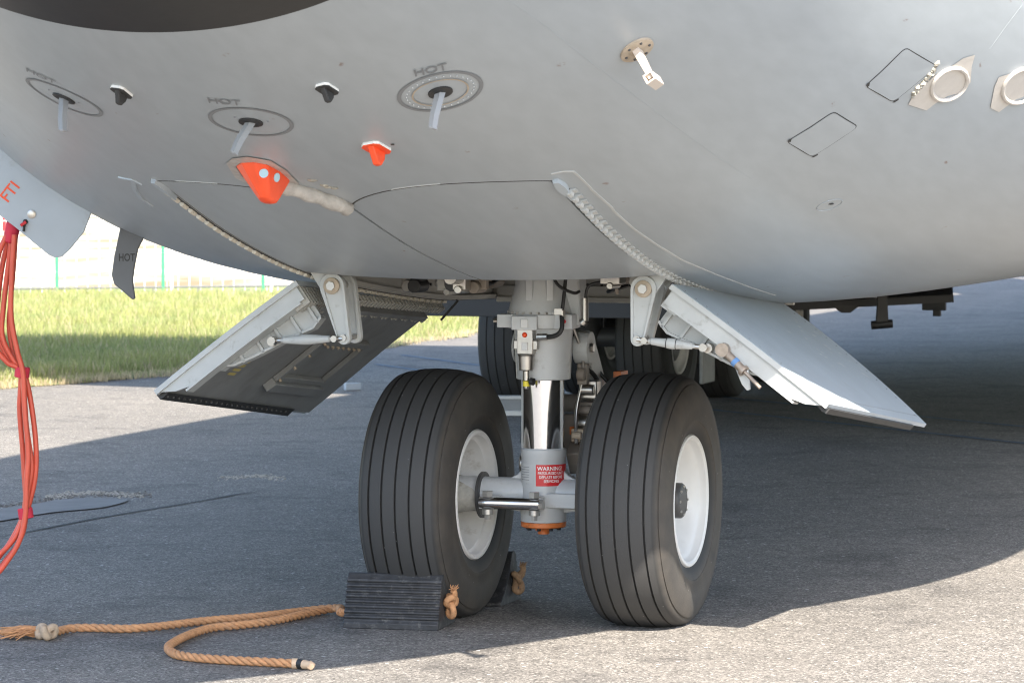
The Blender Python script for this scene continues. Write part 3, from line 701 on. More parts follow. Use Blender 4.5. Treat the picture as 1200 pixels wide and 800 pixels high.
# actuating levers and link rods
def circ(c, r, n, a0=0, a1=2*math.pi): return [(c[0]+r*math.cos(a0+(a1-a0)*k/(n-1)), c[1]+r*math.sin(a0+(a1-a0)*k/(n-1))) for k in range(n)]
def lever(side, top, bot, eye):
    o = (0,0,0); T, B = top, bot
    def outline(k):
        out = [(T[0]-.062*side*-1 if False else T[0]+.075*side, T[1]+.16), (T[0]-.02*side, T[1]+.16)]
        body = circ(T, .046*k, 9, R(150), R(20)) 
        return body
    rT, rB = .047, .024
    # convex outline round two circles, with a root running up and outboard into the bay edge
    dx, dz = B[0]-T[0], B[1]-T[1]; ang = math.atan2(dz, dx)
    poly = circ(B, rB, 9, ang-math.pi/2+.12, ang+math.pi/2-.12)
    pT = circ(T, rT, 10, ang+math.pi/2-.12, ang+3*math.pi/2+.12)
    poly = poly + pT
    for y, th in ((-.715,.022), (-.600,.022)):
        mb = MB(); mb.prism(poly, (0,y,0), (1,0,0), (0,0,1), (0,1,0), th)
        root = [(T[0]-side*.01,T[1]+.02),(T[0]+side*.045,T[1]-.015),(T[0]+side*.115,T[1]+.095),(T[0]+side*.10,T[1]+.14),(T[0]-side*.01,T[1]+.14)]
        mb.prism(root, (0,y,0), (1,0,0), (0,0,1), (0,1,0), th*.8)
        # raised rim
        n = len(poly); cx = sum(p[0] for p in poly)/n; cz = sum(p[1] for p in poly)/n
        inn = [(cx+(p[0]-cx)*.72, cz+(p[1]-cz)*.86) for p in poly]
        a = [Vector((p[0], y-th/2-.006, p[1])) for p in poly]; b = [Vector((p[0], y-th/2-.006, p[1])) for p in inn]; c = [Vector((p[0], y-th/2+.001, p[1])) for p in inn]; e = [Vector((p[0], y-th/2+.001, p[1])) for p in poly]
        mb.ring([[a[i], b[i], c[i], e[i]] for i in range(n)], closed=True)
        l = mb.build('door_lever', M['frame'], A, smooth=30, bevel=.0015)
        if y < -.65:
            w = MB(); w.revolve([(0,.030),(.010,.030),(.012,.026),(.012,.0)], (T[0],y-th/2-.001,T[1]), (0,-1,0), 24); w.build('bearing_ring', M['tan'], l)
            w = MB(); w.cyl((T[0],y-.01,T[1]), (T[0],y-th/2-.022,T[1]), .017, n=6); w.cyl((B[0],y-.01,B[1]), (B[0],y-th/2-.016,B[1]), .013, n=12); w.build('pivot_bolt', M['bolt'], l)
        w = None
    w = MB(); w.cyl((B[0],-.72,B[1]), (B[0],-.59,B[1]), .011, n=10); w.cyl((T[0],-.72,T[1]), (T[0],-.59,T[1]), .02, n=12); w.build('lever_pin', M['steel'], A)
    # link rod
    a, b = Vector((B[0]+side*.03,-.735,B[1]-.003)), Vector(eye); L = (b-a).length; d = (b-a).normalized()
    r = MB(); r.revolve([(0,.008),(.02,.008),(.022,.012),(.07,.016),(L*.45,.019),(L*.55,.019),(L-.07,.016),(L-.022,.012),(L-.02,.008),(L,.008)], a, d, 16); rod = r.build('link_rod', M['frame'], A)
    e = MB(); e.cyl(a-d*.03, a+d*.012, .009, n=10); e.cyl(b-d*.012, b+d*.03, .009, n=10); e.cyl(a-Vector((0,.02,0)), a+Vector((0,.02,0)), .012, n=10); e.cyl(b+d*.02-Vector((0,.02,0)), b+d*.02+Vector((0,.02,0)), .015, n=10); e.build('rod_end', M['steel'], rod)
    if side > 0:
        k = MB(); k.cyl(a+d*L*.40, a+d*L*.41, .020, n=16); k.cyl(a+d*L*.58, a+d*L*.59, .020, n=16); k.build('black_band', M['black'], rod)
eyeL = dpt(.32,.045,-.115)
lever(-1, (-.575,1.272), (-.530,1.085), (-eyeL.x+.03,-.725,eyeL.z+.005))
lever(1, (.587,1.272), (.565,1.095), (eyeL.x-.03,-.725,eyeL.z+.005))

# ------------------------------------------------------------------ nose landing gear
def rev_z(prof, n=40): return MB().revolve([(z, r) for z, r in prof], (0,0,0), (0,0,1), n)
strut = rev_z([(.905,.094),(.908,.103),(1.085,.110),(1.10,.112),(1.105,.118)], 48).build('shock_strut', M['strut'], A); strut['label'] = 'silver grey shock strut cylinder'
up = MB(); up.revolve([(1.148,.136),(1.165,.132),(1.21,.120),(1.26,.108),(1.32,.102),(1.6,.10),(2.3,.10)], (0,0,0), (0,0,1), 48)
for a in (R(-100), R(-62), R(150)):
    d = Vector((math.cos(a), math.sin(a), 0)); p = Vector((-d.y, d.x, 0))
    up.ring([[d*q-p*.016+Vector((0,0,z)), d*(q+.035)-p*.012+Vector((0,0,z)), d*(q+.035)+p*.012+Vector((0,0,z)), d*q+p*.016+Vector((0,0,z))] for z,q in ((1.175,.085),(1.21,.086),(1.30,.088),(1.6,.09))])
up.build('upper_casting', M['strut'], strut)
side_lug = MB(); side_lug.prism([(.02,1.11),(.155,1.11),(.158,1.20),(.145,1.40),(.125,1.6),(.02,1.6)], (0,.0,0), (1,0,0), (0,0,1), (0,1,0), .10); side_lug.build('side_lug', M['strut'], strut, bevel=.008)
clr = MB(); clr.revolve([(1.098,.118),(1.100,.138),(1.152,.140),(1.156,.130)], (0,0,0), (0,0,1), 48)
clr.box((-.115,-.07,1.127),(.07,.08,.05)); clr.box((.10,-.085,1.127),(.09,.06,.055)); clr.box((-.03,-.138,1.122),(.10,.03,.052))
c_ = clr.build('steering_collar', M['strut'], strut, bevel=.003)
bl = MB()
for a in range(-160, 0, 13): d = Vector((math.cos(R(a)), math.sin(R(a)), 0)); bl.cyl(d*.130+Vector((0,0,1.15)), d*.130+Vector((0,0,1.162)), .008, n=6)
bl.cyl((-.15,-.09,1.128),(-.168,-.095,1.128), .009, n=8)
bl.build('collar_bolts', M['steel'], c_)
bx = MB(); bx.box((-.028,-.155,1.12),(.028,.006,.032)); bx.box((-.028,-.145,1.035),(.024,.02,.03)); bx.build('small_placard', M['white'], c_, bevel=.002)
lmp = MB(); lmp.blob((.115,-.118,1.128), .008, 10, 6); lmp.build('red_button', M['redplate'], c_)
# sensor / charging valve on the front of the cylinder
vd = MB(); vd.box((-.028,-.128,1.055),(.062,.045,.10)); vd.box((-.028,-.128,1.040),(.092,.03,.035)); vd.cyl((-.028,-.13,1.0),(-.028,-.13,.945), .029, .027, 20); vd.cyl((-.028,-.13,.945),(-.028,-.13,.905), .012, n=12); vd.cyl((-.028,-.13,.905),(-.028,-.13,.875),.009,n=10); vd.cyl((-.028,-.13,1.005),(-.028,-.13,.998), .032, n=20)
v_ = vd.build('charging_valve', M['steel'], strut, bevel=.003)
q = MB(); q.blob((-.028,-.152,1.078), .010, 10, 6); q.build('orange_lamp', M['orange'], v_)
q = MB(); q.cyl((-.028,-.13,.905),(-.028,-.13,.885), .0125, n=12); q.build('yellow_sleeve', M['yellow'], v_)
q = MB(); q.cyl((-.01,-.135,.905),(.004,-.138,.903), .014, n=12); q.build('black_knob', M['black'], v_)
# chrome piston and guides
MB().revolve([(.645,.0775),(.91,.0775)], (0,0,0), (0,0,1), 48).build('piston', M['chrome'], strut)
q = MB(); q.tube([(-.0785,-.02,.93),(-.0785,-.02,.645)], .003, 6); q.tube([(.0785,-.02,.93),(.0785,-.02,.645)], .003, 6); q.build('guide_rods', M['frame'], strut)
# lower body
lb = MB().revolve([(.370,.084),(.374,.0865),(.46,.0870),(.50,.0840),(.612,.0835),(.618,.0865),(.642,.0855),(.648,.080)], (0,0,0), (0,0,1), 48).build('axle_barrel', M['strut'], A); lb['label'] = 'grey lower strut barrel above the axle'
q = MB(); q.revolve([(.348,.078),(.352,.0855),(.368,.0855),(.370,.08)], (0,0,0), (0,0,1), 40); q.cyl((0,-.0,.352),(0,0,.335),.034,n=6); q.cyl((0,0,.337),(0,0,.322),.022,n=12); q.build('orange_base_cap', M['orangegear'], lb)
q = MB(); [q.cyl((.06*math.cos(a),.06*math.sin(a),.35),(.06*math.cos(a),.06*math.sin(a),.338),.009,n=6) for a in [k*math.pi/4 for k in range(8)]]; q.build('cap_bolts', M['black'], lb)
ax = MB(); ax.cyl((-.38,0,.475),(.38,0,.475),.058,n=28); pass
for sd_ in (-1,1):
    ax.prism([(sd_*.05,.575),(sd_*.082,.565),(sd_*.10,.545),(sd_*.14,.525),(sd_*.24,.505),(sd_*.24,.425),(sd_*.05,.40)], (0,.012,0), (1,0,0), (0,0,1), (0,1,0), .05)
ax.build('axle', M['strut'], A, bevel=.004)
# tow fitting: bright tube across the front with bolts
tw = MB(); tw.cyl((-.205,-.145,.447),(.030,-.145,.447),.0225,n=24); t_ = tw.build('tow_pin', M['chrome'], A)
q = MB()
for x in (-.175,.008):
    q.cyl((x,-.145,.470),(x,-.145,.492),.021,n=6); q.cyl((x,-.145,.424),(x,-.145,.405),.021,n=16); q.cyl((x,-.145,.406),(x,-.145,.386),.013,n=6)
q.cyl((.030,-.145,.447),(.044,-.145,.447),.019,n=6); q.build('tow_pin_bolts', M['bolt'], t_)
q = MB(); q.box((-.085,-.112,.447),(.20,.05,.036)); q.box((.10,-.06,.455),(.20,.04,.055)); q.box((-.17,-.09,.447),(.05,.11,.05)); q.box((.008,-.10,.447),(.045,.09,.05)); q.build('tow_lug', M['strut'], A, bevel=.004)
# placards on the barrel
def cyl_patch(x0, x1, z0, z1, r, m, name, parent):
    k = 10; mb = MB(); th = [x0 + (x1-x0)*i/k for i in range(k+1)]
    P = lambda a, z, rr: (rr*math.sin(a), -rr*math.cos(a), z)
    mb.add([P(a,z0,r) for a in th]+[P(a,z1,r) for a in th], [(i,i+1,k+2+i,k+1+i) for i in range(k)]); return mb.build(name, m, parent, smooth=30, recalc=False)
def cyl_text(s, size, ac, zc, r, m, parent, sx=1.0):
    v, f = text_geom(s, size); mb = MB(); mb.add([(r*math.sin(ac+x*sx/r), -r*math.cos(ac+x*sx/r), zc+y) for x,y,z in v], f); return mb.build('lettering', m, parent, smooth=0, recalc=False)
# the placard faces the camera side: angle of the camera seen from the strut is about +17 degrees to port
pl = cyl_patch(R(-3), R(96), .509, .589, .0850, M['redplate'], 'warning_placard', lb); pl['label'] = 'red warning placard with white lettering'
cyl_text('WARNING!', .0215, R(36), .574, .0856, M['whiteprint'], pl, .95)
for s_, z_ in (('PRESSURISED UNIT', .557), ('DEFLATE BEFORE', .542), ('SERVICING', .527)): cyl_text(s_, .0145, R(38), z_, .0856, M['whiteprint'], pl, .88)
p2 = cyl_patch(R(-70), R(-12), .520, .590, .0850, M['placard'], 'data_placard', lb)
q = MB()
for k in range(6):
    q.add([(.0856*math.sin(a), -.0856*math.cos(a), z) for z in (.530+.0095*k,.532+.0095*k) for a in (R(-56),R(-44),R(-32),R(-22))], [(0,1,5,4),(1,2,6,5),(2,3,7,6)])
q.build('placard_lines', M['print'], p2, smooth=0, recalc=False)
# torque links and steering arm behind the strut
tl = MB()
def arm2(mb, pts, x, w, th):
    for (a, ra), (b, rb) in zip(pts, pts[1:]):
        a_, b_ = Vector(a), Vector(b); d = (b_-a_).normalized(); n = Vector((0,-d.z,d.y)); 
        mb.hexa([Vector((x-th/2,*(a_+q*n*ra)[1:])) if False else Vector((x+sx*th/2, (p_+n*sg*rr).y, (p_+n*sg*rr).z)) for sx in (-1,1) for (p_,sg,rr) in ((a_,-1,ra),(b_,-1,rb),(b_,1,rb),(a_,1,ra))])
for x in (.115,-.115):
    arm2(tl, [((0,.12,1.03),.062),((0,.20,.99),.055),((0,.40,.79),.040)], x, .05, .045)
    tl.cyl((x-.025,.13,1.02),(x+.035*(1 if x>0 else -1)+0,.13,1.02),.062,n=24)
t1 = tl.build('torque_link', M['frame'], A, bevel=.004)
q = MB(); q.cyl((.112,.13,1.02),(.150,.13,1.02),.034,n=20); q.cyl((.150,.13,1.02),(.160,.13,1.02),.018,n=6); q.build('pivot_bolt', M['steel'], t1)
tl = MB()
for x in (.09,-.09): arm2(tl, [((0,.40,.79),.04),((0,.25,.68),.045),((0,.10,.58),.05)], x, .05, .05)
tl.cyl((-.13,.40,.79),(.13,.40,.79),.035,n=16); tl.box((0,.22,.68),(.14,.05,.16))
tl.build('torque_link', M['baydark'], A, bevel=.004)
q = MB(); q.box((.20,.36,.86),(.03,.10,.12)); q.box((.17,.36,.80),(.10,.06,.035)); q.blob((.13,.30,.72),.03,8,5,.2); q.box((.10,.20,.70),(.10,.05,.03)); q.box((.12,.25,.665),(.07,.06,.05)); q.build('orange_steering_lock', M['orangegear'], A, bevel=.004)
q = MB(); q.cyl((.09,.16,.73),(.22,.16,.73),.035,n=16); q.cyl((.16,.2,.60),(.24,.05,.58),.05,n=16); q.cyl((-.125,.12,.575),(-.09,.12,.575),.04,n=14); q.box((.17,.12,.63),(.10,.10,.10)); q.build('steering_actuator', M['steel'], A, bevel=.006)
# hydraulic pipes, clips and grease-stained blocks behind the strut
for k_, (pts, r_, m_) in enumerate((([(.10,.05,1.10),(.125,.09,1.0),(.12,.11,.90),(.10,.10,.78),(.11,.06,.66)],.007,'steel'), ([(.085,.08,1.10),(.10,.14,.98),(.15,.22,.88),(.13,.20,.74),(.12,.10,.62)],.009,'black'), ([(-.10,.05,1.10),(-.115,.08,.95),(-.105,.08,.80),(-.10,.05,.66)],.007,'black'), ([(.13,.30,.92),(.19,.30,.84),(.20,.22,.74),(.15,.12,.64)],.008,'black'))):
    MB().tube(catmull(pts_ if False else pts, 7), r_, 8).build('hydraulic_line', M[m_], A, smooth=60)
for k_, (c_x, c_y, c_z, sx_, sy_, sz_, m_) in enumerate(((.135,.16,.86,.07,.06,.07,'steel'),(.105,.22,.78,.08,.08,.06,'baydark'),(.155,.20,.70,.06,.07,.05,'orangegear'),(.11,.10,.69,.05,.05,.05,'tan'),(.185,.24,.79,.04,.08,.05,'orangegear'),(.12,.12,.92,.04,.04,.08,'baydark'))):
    q = MB(); q.box((c_x,c_y,c_z),(sx_,sy_,sz_)); q.cyl((c_x-sx_*.4,c_y-sy_*.6,c_z),(c_x+sx_*.4,c_y-sy_*.6,c_z),sz_*.3,n=12); q.build('steering_link_block', M[m_], A, bevel=.005)
# hoses
hz = [([(.13,-.06,1.45),(.12,-.10,1.32),(.115,-.12,1.22),(.11,-.13,1.16)],.007),([(.05,-.11,1.36),(.09,-.13,1.27),(.15,-.12,1.235),(.17,-.10,1.24)],.006),([(.11,-.13,1.16),(.115,-.15,1.10),(.085,-.15,1.075),(.02,-.14,1.07)],.009),([(.30,-.05,1.40),(.27,-.07,1.29),(.20,-.08,1.26),(.185,-.08,1.20)],.006)]
for pts, r in hz: MB().tube(catmull(pts,6), r, 8).build('hose', M['black'], strut)
q = MB(); q.cyl((.185,-.08,1.215),(.185,-.08,1.13),.013,n=12); q.cyl((.185,-.08,1.13),(.175,-.08,1.12),.018,n=12); q.cyl((.02,-.145,1.07),(.06,-.148,1.072),.013,n=10); q.cyl((.112,-.13,1.17),(.112,-.13,1.14),.012,n=10); q.box((.10,-.135,1.165),(.03,.02,.022)); q.build('hose_fittings', M['steel'], strut)

def tyre_mesh(Rr, hw, rim_r, ngroove, gs, seg=120, flat=.012, gw=.0035, gd=.010):
    k = Rr/.475; pr = []
    crown = lambda a: Rr - .012*k*(abs(a)/(.11*k))**2.2 if abs(a) <= .13*k else None
    right = [(.112*hw/.172, rim_r+.004), (.140*hw/.172, rim_r+.006), (.158*hw/.172, rim_r+.03*k), (.1665*hw/.172, rim_r+.062*k), (.169*hw/.172, rim_r+.064*k), (.170*hw/.172, rim_r+.075*k), (.1685*hw/.172, rim_r+.078*k), (.172*hw/.172, rim_r+.115*k), (.168*hw/.172, rim_r+.155*k), (.158*hw/.172, Rr-.048*k), (.1535*hw/.172, Rr-.0415*k), (.1500*hw/.172, Rr-.0425*k), (.1465*hw/.172, Rr-.031*k), (.134*hw/.172, Rr-.0195*k)]
    wear = []; prof = []
    for a, r in right: prof.append((a, r, 0.)); 
    gs_ = sorted([g for g in gs], reverse=True); xs = []
    aa = .128*hw/.172
    def cr(a): return Rr - .0145*k*(abs(a)/(.118*hw/.172))**2.4
    top = [(aa, cr(aa), 1.)]
    for g in gs_:
        top += [(g+gw*1.3, cr(g), 1.), (g+gw, cr(g)-gd*.3, 0.), (g+gw*.6, cr(g)-gd, 0.), (g-gw*.6, cr(g)-gd, 0.), (g-gw, cr(g)-gd*.3, 0.), (g-gw*1.3, cr(g), 1.)]
        top.append((g-(gs_[0]-gs_[1])/2, cr(g-(gs_[0]-gs_[1])/2), 1.)) if g != gs_[-1] else None
    top.append((-aa, cr(-aa), 1.))
    prof += top + [(-a, r, w) for a, r, w in reversed(prof)]
    mb = MB(); w = []; du = []
    mb.revolve([(a, r) for a, r, _ in prof], (0,0,0), (1,0,0), seg, closed=True)
    n = seg
    for a, r, q in prof: w += [q]*n; du += [1.0 if (q == 0 and abs(a) > .14*hw/.172 and r > rim_r+.06*k) else .0]*n
    vs = []
    for (x, y, z) in mb.v:                                 # weight on the tyre: flattened and bulged at the ground
        if z < -(Rr-.13*k):
            f = (-(z) - (Rr-.13*k))/(.13*k); x *= 1 + .055*f
            z = max(z, -(Rr-flat))
        vs.append((x, y, z))
    mb.v = vs; return mb, w, du
def wheel(c, Rr, hw, rim_r, gs, name, outer, white, flat=.012, seg=120, label=None, dusty=1., hr=1.):
    root = empty(name, c); root.parent = A
    if label: root['label'] = label
    mb, w, du = tyre_mesh(Rr, hw, rim_r, len(gs), gs, seg, flat)
    o = mb.build('tyre', M['tyre'], root, smooth=35)
    for nm, arr in (('wear', [x*(.35+.65*dusty) for x in w]), ('dust', [x*dusty for x in du])):
        at = o.data.attributes.new(nm, 'FLOAT', 'POINT'); at.data.foreach_set('value', arr)
    k = hw/.172
    rp = [(.125,rim_r+.016),(.148,rim_r+.016),(.155,rim_r+.011),(.156,rim_r+.002),(.150,rim_r-.006),(.128,rim_r-.009),(.122,rim_r-.013),(.119,rim_r-.022),(.110,rim_r-.030),(.095,rim_r-.040),(.065,rim_r-.052),(.045,rim_r-.075),(.038,rim_r-.11),(.038,.085),(.038,.060)]
    ri = [(a-(0 if r > rim_r-.025 else .055*min(1,(rim_r-.025-r)/.03)), r) for a, r in rp]
    rm = MB(); rm.revolve([(a*k, r) for a, r in rp], (0,0,0), (outer,0,0), 64, cap=False); rm.revolve([(-a*k, r) for a, r in ri], (0,0,0), (outer,0,0), 64, cap=False)
    rim = rm.build('rim', white, root, smooth=40)
    hb = MB()
    hb.revolve([(.02*k,.068*hr),(.116*k,.066*hr),(.123*k,.060*hr),(.125*k,.050*hr),(.125*k,.0)], (0,0,0), (outer,0,0), 32)
    hb.build('hub_cap', M['hub'], root)
    bo = MB()
    for i in range(8): a = i*math.pi/4; bo.cyl((outer*.115*k,.052*math.cos(a),.052*math.sin(a)), (outer*.129*k,.052*math.cos(a),.052*math.sin(a)), .005, n=6)
    bo.build('hub_bolts', M['bolt'], root)
    return root
AX = .4175
GS = [.108,.054,0,-.054,-.108]
wp = wheel((AX,0,.463), .475, .176, .232, GS, 'nose_wheel', 1, M['white'], label='port nose wheel, clean white rim facing out')
ws = wheel((-AX,0,.463), .475, .176, .232, GS, 'nose_wheel', -1, M['white_dirty'], label='starboard nose wheel behind the chock, dirty white rim')
for o in (wp, ws): o.rotation_euler = (0, 0, R(-1.2))
q = MB(); n = 24; rings = []
for i, (a, r) in enumerate(((-.445,.070),(-.42,.080),(-.40,.074),(-.37,.078),(-.34,.072),(-.31,.066),(-.28,.063),(-.25,.060))):
    rings.append([Vector((a+random.uniform(-.004,.004), r*(1+random.uniform(-.07,.07))*math.cos(2*math.pi*k/n), .463+r*(1+random.uniform(-.07,.07))*math.sin(2*math.pi*k/n))) for k in range(n)])
q.ring(rings); q.build('axle_boot', M['boot'], A, smooth=60)
q = MB(); q.revolve([(0,.062),(0,.088),(.012,.088),(.012,.062)], (-.245,0,.463), (1,0,0), 32, closed=True); q.build('boot_clamp', M['hub'], A)
q = MB(); q.prism([(0,0),(.018,0),(.009,.018)], (AX+.105,-.02,.463-.205), (0,1,0), (0,0,1), (1,0,0), .003); q.build('yellow_triangle_sticker', M['yellow'], A, smooth=0)

# ------------------------------------------------------------------ details on the nose skin
def stand(base_p, n, d):                                   # helper axes: n outward, d along the flow (aft)
    a = Vector((0,1,0)); a = (a - n*a.dot(n)).normalized(); return a, n.cross(a)
for i, (px, py, tx, ang, lean) in enumerate(((75,115,(-.05,.170),R(-6),(72,154)), (294,143,(-.065,.160),R(2),(272,179)), (516,108,(-.025,.150),R(5),(505,151)))):
    pt = Patch(px, py); mb = MB(); conform_ring(mb, pt, .113, .125, .002, 56); rg = mb.build('warning_ring', M['print'], A, smooth=0, recalc=False)
    rg['label'] = 'grey ring painted round a heated probe'
    text_on_hull('lettering', 'HOT', .058, pt, tx, ang, M['print'], rg, .78)
    fl, b = stand(pt.p, pt.n, None)
    mb = MB(); mb.revolve([(-.004,.036),(.004,.036),(.006,.028),(.004,.020)], pt.p, pt.n, 28); 
    mb2 = MB(); ch = .027
    base = pt.p; wp_ = to_world(base); tipw = at_depth(lean[0], lean[1], (wp_-CAM).y-.055); out = (to_local(tipw)-base); LN = out.length/.156; out = out.normalized()*LN; fl = (to_local(Vector((1,0,0)))); fl = (fl-out*fl.dot(out)/out.dot(out)).normalized(); b = out.cross(fl).normalized()
    mb2.ring([[base+out*h + fl*(-ch*.5*k_ + sh) + b*.0, base+out*h + fl*(0+sh) + b*.007*k_, base+out*h + fl*(ch*.5*k_+sh), base+out*h + fl*(0+sh) - b*.007*k_] for h, k_, sh in ((-.005,1.1,0),(.04,1.05,0),(.10,1.0,0),(.150,.92,.004),(.156,.75,.010))])
    pr = mb2.build('heated_probe', M['probe'], A, smooth=25); mb.build('probe_base', M['black'], pr)
    if i == 2:
        mb = MB(); conform_ring(mb, pt, .078, .083, .003, 48); mb.build('rusty_ring', M['tan'], rg, smooth=0, recalc=False)
        mb = MB()
        for k in range(30): a = 2*math.pi*k/30; c = pt.at(.098*math.cos(a), .098*math.sin(a), .002); mb.blob(c, .0026, 6, 4)
        mb.build('ring_screws', M['frame'], rg)
    else:
        mb = MB()
        for k in range(3): a = 2.1*k+.4; mb.blob(pt.at(.055*math.cos(a), .055*math.sin(a), .0), .004, 6, 4)
        mb.build('ring_screws', M['print'], rg)
# small fin antennas
def fin(px, py, m_base, m_fin, sc, rot):
    pt = Patch(px, py); fl, b = stand(pt.p, pt.n, None); ca, sa = math.cos(rot), math.sin(rot); f2, b2 = fl*ca+b*sa, b*ca-fl*sa
    mb = MB(); pl = [(-.040,-.014),(-.03,-.024),(.03,-.024),(.04,-.014),(.04,.014),(.03,.024),(-.03,.024),(-.04,.014)]
    mb.prism([(x*sc,y*sc) for x,y in pl], pt.p+pt.n*.003, f2, b2, pt.n, .010); base = mb.build('fin_antenna', m_base, A, bevel=.002)
    mb = MB(); mb.prism([(-.034*sc,.004),(.032*sc,.004),(.028*sc,.026*sc),(.012*sc,.045*sc),(-.004*sc,.045*sc)], pt.p, f2, pt.n, b2, .016*sc); mb.build('fin', m_fin, base, bevel=.003)
    mb = MB(); mb.prism([(x*sc*.98,y*sc*.98) for x,y in pl], pt.p+pt.n*.009, f2, b2, pt.n, .004); mb.build('fin_foot', m_fin, base)
    return base
fin(143,106,M['whiteprint'],M['seal'],.95,R(8)); fin(383,103,M['whiteprint'],M['seal'],.95,R(8))
fin(441,172,M['whiteprint'],M['orange'],1.25,R(8))['label'] = 'small orange fin antenna on a white base'
q = MB(); pt = Patch(460,169); conform_ring(q, pt, 0.0005, .006, .002, 12); q.build('drain_hole', M['gap'], A, smooth=0, recalc=False)
# tan bracket probe
pt = Patch(746,58); q = MB(); q.revolve([(-.003,.052),(.006,.052),(.008,.046),(.008,0)], pt.p, pt.n, 32); tb = q.build('total_temperature_probe', M['tan'], A)
q = MB(); [q.blob(pt.p+pt.n*.008+pt.u*.038*math.cos(a)+pt.v*.038*math.sin(a), .005, 6, 4) for a in [k*1.047+.3 for k in range(6)]]; q.build('base_screws', M['hub'], tb)
fl, b = stand(pt.p, pt.n, None); down = (pt.n - pt.n*0).normalized()
q = MB(); e0 = pt.p + pt.n*.004; e1 = pt.p + pt.n*.115 + fl*.0
q.hexa([e0-fl*.02-b*.011, e0+fl*.014-b*.011, e0+fl*.014+b*.011, e0-fl*.02+b*.011, e1-fl*.02-b*.007, e1+fl*.010-b*.007, e1+fl*.010+b*.007, e1-fl*.02+b*.007]); q.build('probe_post', M['probe_tan'], tb, bevel=.002)
q = MB(); 
for k in (-1,1): q.box(e1+b*k*.013, (.06,.005,.026), (fl,b,pt.n))
q.box(e1+pt.n*.013, (.06,.03,.005), (fl,b,pt.n)); q.box(e1-pt.n*.013, (.06,.03,.005), (fl,b,pt.n)); q.build('probe_inlet', M['probe_tan'], tb)
# orange camera fairing and taped conduit
pt = Patch(309,196); fl, b = stand(pt.p, pt.n, None)
u0 = [pt.uv(*p) for p in ((276,194),(282,190),(297,189),(313,192),(328,200),(340,211),(322,214),(300,213),(284,206))]
q = MB(); top = [pt.at(u,v,-.003) for u,v in u0]
cen = sum((Vector(t) for t in top), Vector())/len(top); tip = to_local(at_depth(313, 237, (to_world(cen)-CAM).y-.045))
q.ring([top] + [[(cen+(tip-cen)*h) + (t-cen)*k for t in top] for h, k in ((.10,.97),(.80,.46),(.94,.34),(1.0,.16))]); oc = q.build('camera_fairing', M['orange'], A, smooth=22, bevel=.006); oc['label'] = 'orange camera fairing with two pale blue windows'
q = MB(); rim_o = [((u-.0)*1.0, v) for u,v in u0]; ce = (sum(a for a,_ in u0)/9, sum(v for _,v in u0)/9)
n9 = 9; q.add([pt.at(a,v,.003) for a,v in u0]+[pt.at(ce[0]+(a-ce[0])*1.20+(.008 if a>ce[0] else -.012), ce[1]+(v-ce[1])*1.45, .003) for a,v in u0], [(k,(k+1)%9,9+(k+1)%9,9+k) for k in range(9)]); q.build('taped_flange', M['tape'], oc, smooth=60, recalc=False)
bvf = BVHTree.FromPolygons([v.co for v in oc.data.vertices], [tuple(p.vertices) for p in oc.data.polygons])
q = MB()
for px, py in ((309,203),(324,208)):
    r = to_local(ray(px,py)).normalized(); h = bvf.ray_cast(CAM_L, r)
    if h[0] is not None:
        nn = h[1] if h[1].dot(r) < 0 else -h[1]; q.revolve([(0,.014),(.003,.014),(.0035,0)], h[0], nn, 20)
if q.v: q.build('camera_window', M['lblue'], oc)
q = MB(); hp = hull_path([(330,213),(345,217),(362,222),(385,230),(402,237),(411,242)]); rr = [.026+.004*math.sin(k*1.9) for k in range(len(hp))]; rr[-1] = .012
q.tube([p+n*.012 for p, n in hp], rr, 10); q.build('taped_conduit', M['tape'], A, smooth=60)
q = MB(); 
for px, py in ((366,211),(380,217),(384,219),(392,220)): q.blob(hull_hit(px,py)[0], .011, 8, 5, .25, (1.4,1,.5))
q.build('sealant_dabs', M['putty'], A)
